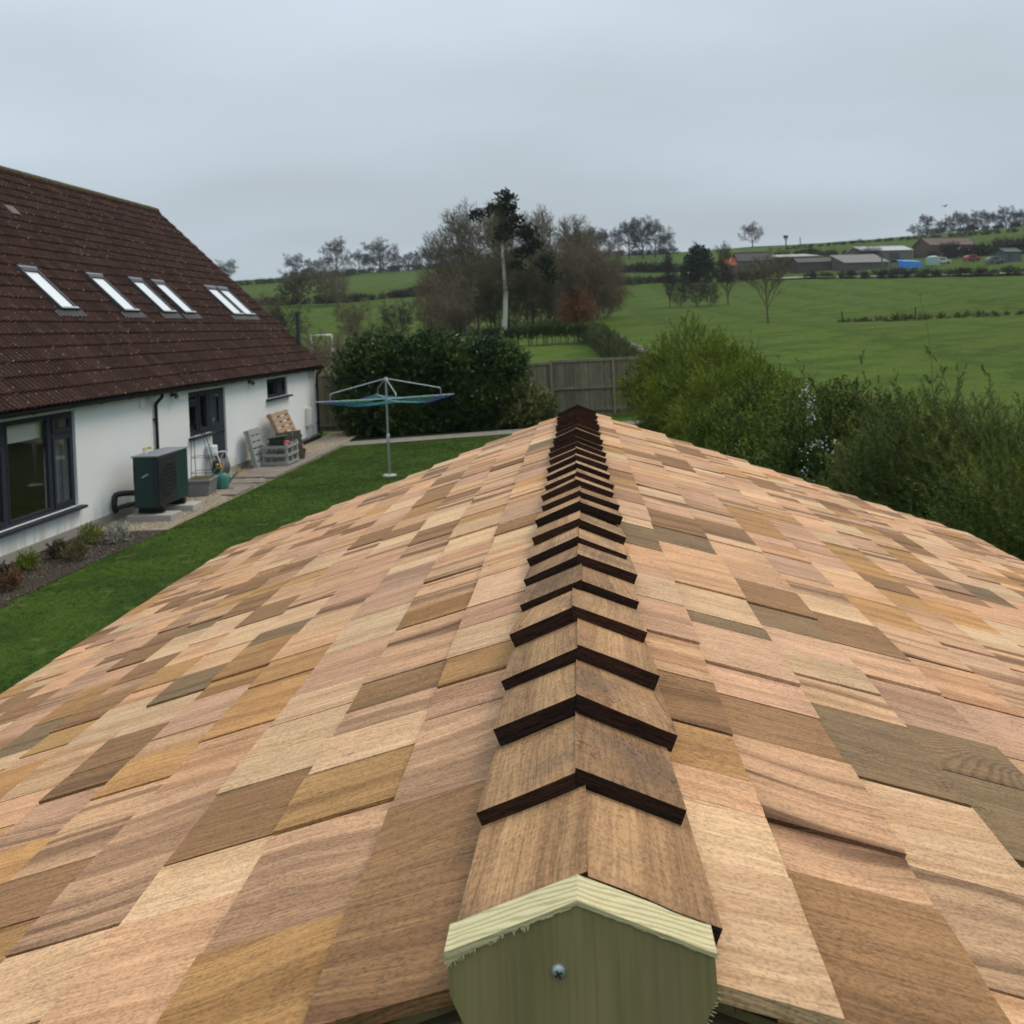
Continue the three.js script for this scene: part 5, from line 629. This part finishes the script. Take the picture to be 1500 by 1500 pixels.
{ const P = [[157, -453, 5, 0], [162.4, -451.7, 9.5, 1], [168, -450, 6, 2]]; for (let k = 0; k < 13; k++) P.push([172 + k * 3.4, -448 + k * 1.4, 8.2 + 1.8 * Math.sin(k * 2.3), k % 3]); crest(P, 'bare tree in the long row on the right hill crest', 'row of bare trees on the right crest', 4); }
// scrub just beyond the garden fence
for (const [x, z, h, k, m, label] of [[-24, -78, 3.6, 0, 4, 'grey twiggy bush beyond the fence left of the white goal frame'], [-18, -76, 3.9, 1, 2, 'olive twiggy bush beyond the laurel hedge'], [-14, -74, 3.6, 0, 4, 'grey twiggy bush beyond the middle of the laurel hedge'], [-10.3, -72, 4.3, 1, 3, 'pinkish brown bush below the copse beside the low hedge'], [-12, -84, 6.4, 0, 3, 'tall brown bush at the left foot of the copse'], [-8.6, -70, 3.2, 1, 0, 'dark brown bush at the end of the low hedge'], [-30, -90, 5, 1, 2, 'olive bush beyond the house gable'], [-27, -72, 4.0, 0, 2, 'tangled bush behind the flue of the house']]) tree('scrub_bush', label, 'bush', scrubs[k], x, z, h, 0.95, x, bark[m]);
{ const g = tree('blossom_tree', 'small tree with pink blossom behind the house corner', 'tree', scrubs[1], -9.95, -37, 3.7, 0.8, 0, bark[3]); const f = new GB(), rr = rng(4); for (let k = 0; k < 5; k++) { const a = k * 1.2566; leafAt(f, V(0, 0, 0), V(Math.cos(a), 0.2, Math.sin(a)).normalize(), 0.03, 0.026, rr, 0.1); } const L = []; for (let k = 0; k < 620; k++) { const d = rdir(rr), q = Math.pow(rr(), 0.4); L.push(orient(V(d.x * 1.0 * q, 2.3 + d.y * 1.1 * q, d.z * 0.9 * q), rdir(rr), 0, 0.8 + 0.6 * rr())); } instances('pink_blossom', f.geo(), mat([0.42, 0.2, 0.22], 0.7, DS), L, g); }
{ const g = thing('goal_frame', 'white metal goal frame beyond the fence beside the pink blossom', 'goal', [-14.1, hAt(-14.1, -52) + 0.35, -52], 0.1), m = mat([0.78, 0.78, 0.77], 0.5); mesh('post', rod([-0.55, 0, 0], [-0.55, 1.65, 0], 0.045), m, g); mesh('post', rod([0.6, 0, 0], [0.6, 1.65, 0], 0.045), m, g); mesh('crossbar', rod([-0.55, 1.65, 0], [0.6, 1.65, 0], 0.05), m, g); mesh('side_bar', rod([0.6, 1.65, 0], [0.75, 0, -0.9], 0.03), m, g); mesh('side_bar', rod([-0.55, 1.65, 0], [-0.4, 0, -0.9], 0.03), m, g); }
// hedgerows across the fields
const tuft = (() => { const b = new GB(), r = rng(66); for (let k = 0; k < 40; k++) { const d = rdir(r); d.y = Math.abs(d.y); const p = V((r() - 0.5) * 0.8, r() * 0.3, (r() - 0.5) * 0.8); b.limb(p, p.clone().addScaledVector(d, 0.5 + 0.6 * r()), 0.02, 0.008, 3); leafAt(b, p.clone().addScaledVector(d, 0.3), d, 0.4, 0.12, r); } return b.geo(); })();
function hedgerow(pts, step, s, label, cols, seed, wob = 0.25) {
  const g = thing('hedgerow', label, 'hedgerow', [0, 0, 0]), r = rng(seed), L = [], C = []; for (let k = 0; k + 1 < pts.length; k++) { const [x0, z0] = pts[k], [x1, z1] = pts[k + 1], n = Math.ceil(Math.hypot(x1 - x0, z1 - z0) / step); for (let i = 0; i < n; i++) { const t = (i + r()) / n, x = mix(x0, x1, t) + (r() - 0.5) * s * 1.2, z = mix(z0, z1, t) + (r() - 0.5) * s * 1.2, q = s * (1 - wob + 2 * wob * fbm(x * 0.15 + seed, z * 0.15, 2)) * (0.8 + 0.4 * r()); for (let j = 0; j < 2; j++) { L.push(new THREE.Matrix4().compose(V(x + (r() - 0.5) * q, hAt(x, z) - 0.2 + j * q * 0.55, z + (r() - 0.5) * q), new THREE.Quaternion().setFromEuler(new THREE.Euler((r() - 0.5) * 0.6, r() * 6, (r() - 0.5) * 0.6)), V(q, q, q))); const c = mix3(cols[0], cols[1], r()); C.push(lin(...c)); } } } instances('foliage', tuft, mat(0xffffff, 0.95, DS), L, g, C);
}
const HB = [[0.035, 0.03, 0.02], [0.06, 0.052, 0.034]], HG = [[0.03, 0.042, 0.014], [0.055, 0.065, 0.022]];
hedgerow([[22, -84], [32, -86], [46, -88], [60, -92]], 0.8, 0.5, 'scrubby broken hedgerow crossing the near field', [[0.05, 0.045, 0.022], [0.095, 0.08, 0.04]], 5, 0.5);
hedgerow([[52, -219], [66, -203], [82, -184], [110, -165]], 0.9, 1.3, 'long brown hedgerow below the farm lane', HB, 6);
hedgerow([[5, -236], [22, -232], [44, -228]], 0.9, 1.5, 'dark hedgerow on the near side of the farm house', HB, 7); hedgerow([[5, -300], [16, -296], [30, -285]], 0.8, 2.3, 'dark leafy hedgerow on the slope beside the conifer', [[0.022, 0.028, 0.014], [0.04, 0.045, 0.022]], 8);
hedgerow([[-82, -196], [-62, -208], [-42, -222], [-22, -228]], 1.0, 1.5, 'dark hedgerow crossing the fields below the left hill', HB, 9); hedgerow([[-42, -222], [-33, -262], [-22, -312]], 1.2, 1.5, 'hedgerow climbing the left hill towards the copse', HB, 10); hedgerow([[-160, -330], [-130, -352], [-108, -376], [-96, -420]], 1.4, 1.6, 'faint hedgerow on the far left slope', HG, 13);
hedgerow([[-130, -424], [-90, -438], [-52, -447]], 1.3, 2.2, 'hedge under the row of trees on the left crest', HB, 14); hedgerow([[-2, -431], [20, -428], [44, -420]], 1.2, 2.2, 'hedge under the crest trees beside the copse', HB, 15); hedgerow([[160, -452], [190, -444], [226, -434]], 1.3, 2.4, 'hedge under the row of trees on the right crest', HB, 16); hedgerow([[62, -330], [84, -325], [100, -300]], 1.3, 1.6, 'hedge climbing the slope behind the farm sheds', HB, 18); hedgerow([[100, -262], [116, -254], [130, -246]], 1.1, 2.4, 'tall brown hedge beside the brown roofed farm building', HB, 19); hedgerow([[85, -390], [120, -384], [170, -372]], 1.5, 1.3, 'thin hedge line high on the right hill', HB, 20);
// ---------------------------------------------------------------- farm on the slope
const laneM = mat([0.42, 0.4, 0.36], 0.95, DS);
{ const b = new GB(), pts = [[44, -226], [54, -219.5], [67, -204.5], [83, -186], [112, -168]]; for (let k = 0; k + 1 < pts.length; k++) for (let i = 0; i < 10; i++) { const f = (t, o) => { const x = mix(pts[k][0], pts[k + 1][0], t) , z = mix(pts[k][1], pts[k + 1][1], t) + o; return V(x, hAt(x, z) + 0.35, z); }; b.quad(f(i / 10, 0.6), f((i + 1) / 10, 0.6), f((i + 1) / 10, 3.4), f(i / 10, 3.4)); } tag(mesh('farm_lane', b.geo(), laneM), 'pale farm lane below the hedgerow', 'lane', null, 'structure'); }
function shed(name, label, x, z, w, d, h, rise, turn, wallC, roofC, opt = {}) {
  const y = hAt(x, z) - 0.4, g = thing(name, label, 'building', [x, y, z], turn), wm = mat(wallC, 0.95), rm = mat(roofC, 0.8), H = h + 0.4;
  const s = new THREE.Shape((opt.mono ? [[-d / 2, 0], [d / 2, 0], [d / 2, H], [-d / 2, H + rise]] : [[-d / 2, 0], [d / 2, 0], [d / 2, H], [0, H + rise], [-d / 2, H]]).map((p) => new THREE.Vector2(...p))), q = new THREE.ExtrudeGeometry(s, { depth: w, bevelEnabled: false }); q.rotateY(-Math.PI / 2); q.translate(w / 2, 0, 0); mesh('wall', uvm(q), wm, g);
  const slab = (z0, y0, z1, y1) => { const L = Math.hypot(z1 - z0, y1 - y0), a = Math.atan2(y1 - y0, z1 - z0), c = bx(w + 0.6, 0.16, L + 0.5); c.rotateX(-a); c.translate(0, (y0 + y1) / 2 + 0.1, (z0 + z1) / 2); return c; };
  mesh('roof', opt.mono ? slab(-d / 2, H + rise, d / 2, H) : merge([slab(-d / 2, H, 0, H + rise), slab(0, H + rise, d / 2, H)]), rm, g);
  (opt.open ?? []).forEach(([a, c, e, f]) => mesh(opt.openName ?? 'door', bx(a, c, 0.12, e, f + 0.4, d / 2 + 0.03), mat(opt.openC ?? [0.07, 0.062, 0.055], 0.7), g));  // default dark panel: inner shade of an open barn front put into the colour
  (opt.chimneys ?? []).forEach((cx) => mesh('chimney', bx(0.9, 1.4, 0.8, cx, H + rise + 0.4, 0), mat([0.3, 0.1, 0.06], 0.9), g)); return g;
}
shed('farm_house', 'stone farm house with dark roof and orange gable end', 46, -251, 9, 6, 3.2, 2.2, 0.16, [0.13, 0.11, 0.09], [0.045, 0.04, 0.04], { openName: 'window', openC: [0.1, 0.11, 0.12], open: [[0.9, 1, -3, 2.2], [0.9, 1, 0, 2.2], [0.9, 1, 3, 2.2]] });
shed('roof_extension', 'small outhouse with orange tiled roof beside the farm house', 40, -250, 3.4, 4, 2.6, 1.8, 0.16, [0.26, 0.2, 0.16], [0.42, 0.13, 0.06]);
shed('cattle_shed', 'long open fronted barn with pale sheet roof', 57, -262, 15, 9, 3.0, 1.2, 0.2, [0.09, 0.085, 0.08], [0.3, 0.28, 0.24], { mono: 1, open: [[4, 2.2, -4.6, 1.3], [4, 2.2, 0, 1.3], [4, 2.2, 4.6, 1.3]] });
shed('stone_barn', 'low grey stone barn between the long barn and the lane', 60, -243, 11, 5, 2.2, 1.2, 0.2, [0.09, 0.08, 0.068], [0.07, 0.062, 0.055], { open: [[1.4, 1.6, -2, 1]] });
shed('white_roof_barn', 'barn with white sheet roof above the sloping shed', 84, -270, 15, 8, 2.6, 1.4, 0.28, [0.16, 0.15, 0.14], [0.38, 0.38, 0.37], { open: [[3, 1.8, -3, 1.1], [3, 1.8, 2, 1.1]] });
shed('sloping_shed', 'grey shed with one long sloping roof beside the blue sheet', 70, -240, 12, 6, 1.4, 2.2, 0.3, [0.11, 0.1, 0.09], [0.15, 0.145, 0.135], { mono: 1 });
shed('brown_roof_building', 'building with brown tiled roof behind the blue sheet', 103, -274, 15, 7, 2.6, 2.2, 0.36, [0.12, 0.085, 0.065], [0.085, 0.055, 0.04], { openName: 'window', open: [[0.9, 0.9, 2, 1.6], [0.9, 0.9, 5, 1.6]], openC: [0.5, 0.48, 0.44] });
shed('green_hut', 'small green hut on the right of the farm', 99, -226, 4.6, 3.4, 1.9, 0.9, 0.4, [0.1, 0.11, 0.11], [0.03, 0.07, 0.05], { open: [[1, 1.2, -1, 0.8]] });
{ const g = thing('blue_sheet', 'blue plastic sheet covering a low stack beside the sloping shed', 'tarpaulin', [78, hAt(78, -231) - 0.1, -231], 0.32), b = new GB(), n = 10; for (let i = 0; i < n; i++) for (let j = 0; j < 4; j++) { const f = (a, c) => V(-3.2 + 6.4 * a / n, [0, 1.7, 2.1, 1.7, 0][c] + 0.25 * (fbm(a * 0.9, c * 1.3, 2) - 0.5) - a * 0.03, [1.7, 1.5, 0, -1.5, -1.7][c]); b.quad(f(i, j), f(i + 1, j), f(i + 1, j + 1), f(i, j + 1)); } mesh('sheet', b.geo(), mat([0.03, 0.2, 0.52], 0.5, DS), g); mesh('bale', bx(6.2, 1.5, 2.8, 0, 0.76, 0), mat([0.2, 0.18, 0.12], 0.95), g); }
{ const g = thing('water_tank', 'pale green water tank beside the blue sheet', 'tank', [84.5, hAt(84.5, -232), -232]); mesh('tank', rod([0, 0, 0], [0, 2, 0], 1.5, 1.5, 20), mat([0.3, 0.4, 0.36], 0.6), g); mesh('lid', rod([0, 2, 0], [0, 2.3, 0], 1.5, 0.5, 20), mat([0.34, 0.42, 0.38], 0.6), g); }
for (const [x, z, c, label, t] of [[88, -236, [0.5, 0.5, 0.5], 'white car parked beside the farm track', 0.3], [95, -236, [0.22, 0.04, 0.035], 'red car parked beside the farm track', 0.4], [94, -221, [0.12, 0.12, 0.12], 'dark vehicle parked beside the green hut', 0.2]]) {
  const g = thing('parked_car', label, 'car', [x, hAt(x, z), z], t), s = new THREE.Shape([[-2, 0.3], [2, 0.3], [2.05, 0.75], [1.2, 0.9], [0.6, 1.4], [-1.2, 1.42], [-1.9, 0.95]].map((p) => new THREE.Vector2(...p))), q = new THREE.ExtrudeGeometry(s, { depth: 1.5, bevelEnabled: true, bevelSize: 0.08, bevelThickness: 0.08, bevelSegments: 2 }); q.translate(0, 0, -0.75); mesh('body', q, mat(c, 0.35), g); for (const wx of [-1.25, 1.25]) for (const wz of [-0.75, 0.75]) mesh('wheel', (() => { const w = new THREE.CylinderGeometry(0.32, 0.32, 0.2, 14); w.rotateX(Math.PI / 2); w.translate(wx, 0.32, wz); return w; })(), mat([0.02, 0.02, 0.02], 0.8), g); mesh('window', bx(1.5, 0.36, 1.68, -0.25, 1.14, 0), mat([0.02, 0.025, 0.03], 0.1), g);
}
{ const r = rng(90); for (let k = 0; k < 16; k++) { const t = k / 15, x = mix(58, 104, t), z = mix(-213.6, -170, t) + 0.9, g = mesh('lane_post', merge([rod([0, 0, 0], [0, 1.25, 0], 0.09, 0.08, 6), rod([0, 1.25, 0], [0, 1.32, 0], 0.08, 0.02, 6)]), bark[1]); g.position.set(x, hAt(x, z), z + 1.6); g.rotation.z = (r() - 0.5) * 0.1; tag(g, 'wooden fence post along the farm lane', 'post', 'posts along the farm lane'); } }
{ const r = rng(91); for (const x of [23, 29.5, 44.6]) { const z = -84.3 - (x - 22) * 0.17, g = mesh('field_post', merge([rod([0, 0, 0], [0, 1.15, 0], 0.07, 0.06, 6), rod([0, 1.15, 0], [0, 1.2, 0], 0.06, 0.02, 6)]), bark[0]); g.position.set(x, hAt(x, z), z); g.rotation.z = (r() - 0.5) * 0.14; tag(g, 'wooden post in the broken hedgerow of the near field', 'post', 'posts in the near hedgerow'); } }
for (const [x, z, h] of [[52, -240, 4], [66, -250, 4.6], [74, -252, 5.2], [79, -258, 5], [90, -246, 3.4], [96, -252, 4.8], [108, -250, 5], [36, -246, 5]]) tree('farmyard_bush', 'bare grey bush among the farm buildings', 'bush', scrubs[Math.round(h) % 2], x, z, h, 0.95, x, bark[4], 'bushes among the farm buildings');
function pole(name, label, x, z, h, rad, arms) { const g = thing(name, label, 'pole', [x, hAt(x, z), z]); mesh('shaft', rod([0, 0, 0], [0, h, 0], rad, rad * 0.7, 8), bark[1], g); arms.forEach(([y, w, hh]) => mesh('crosspiece', bx(w, hh, 0.2, 0, y, 0), bark[4], g)); }
pole('telegraph_pole', 'telegraph pole standing by the farm lane', 64.4, -205.1, 4.6, 0.2, [[4.3, 1.2, 0.14]]); pole('radio_mast', 'mast with a box head on the crest above the farm', 85.3, -390.8, 5.2, 0.3, [[5.0, 1.8, 1.2], [3.9, 1.1, 0.3]]); pole('utility_pole', 'plain pole on the crest beside the mast', 91, -391, 4.4, 0.22, [[4.3, 0.8, 0.15]]);
{ const g = thing('bird', 'small dark bird flying above the right hill', 'bird', [53.1, 18.4, -140.3], 0.4), m = mat([0.05, 0.05, 0.05], 0.8), bd = new THREE.SphereGeometry(0.1, 12, 8); bd.scale(2.6, 0.9, 1); mesh('body', bd, m, g); for (const s of [-1, 1]) { const b = new GB(), w = (x, y, z) => V(x, y, s * z); for (const [e, f] of [[0.012, 1], [-0.012, -1]]) { b.quad(w(0.12, 0.02 + e, 0.05), w(0.08, 0.16 + e, 0.4), w(-0.1, 0.15 + e, 0.42), w(-0.14, 0.02 + e, 0.05)); b.quad(w(0.08, 0.16 + e, 0.4), w(-0.04, 0.1 + e, 0.75), w(-0.1, 0.1 + e, 0.74), w(-0.1, 0.15 + e, 0.42)); } const q = b.geo(); q.index; mesh('wing', q, mat([0.045, 0.045, 0.045], 0.8, DS), g); } const tl = new THREE.ConeGeometry(0.08, 0.22, 6); tl.rotateZ(-Math.PI / 2); tl.scale(1, 0.3, 1); tl.translate(-0.32, 0, 0); mesh('tail', tl, m, g); }
scene.fog = new THREE.FogExp2(0xc3ccd2, 0.00016);
renderer.render(scene, camera);
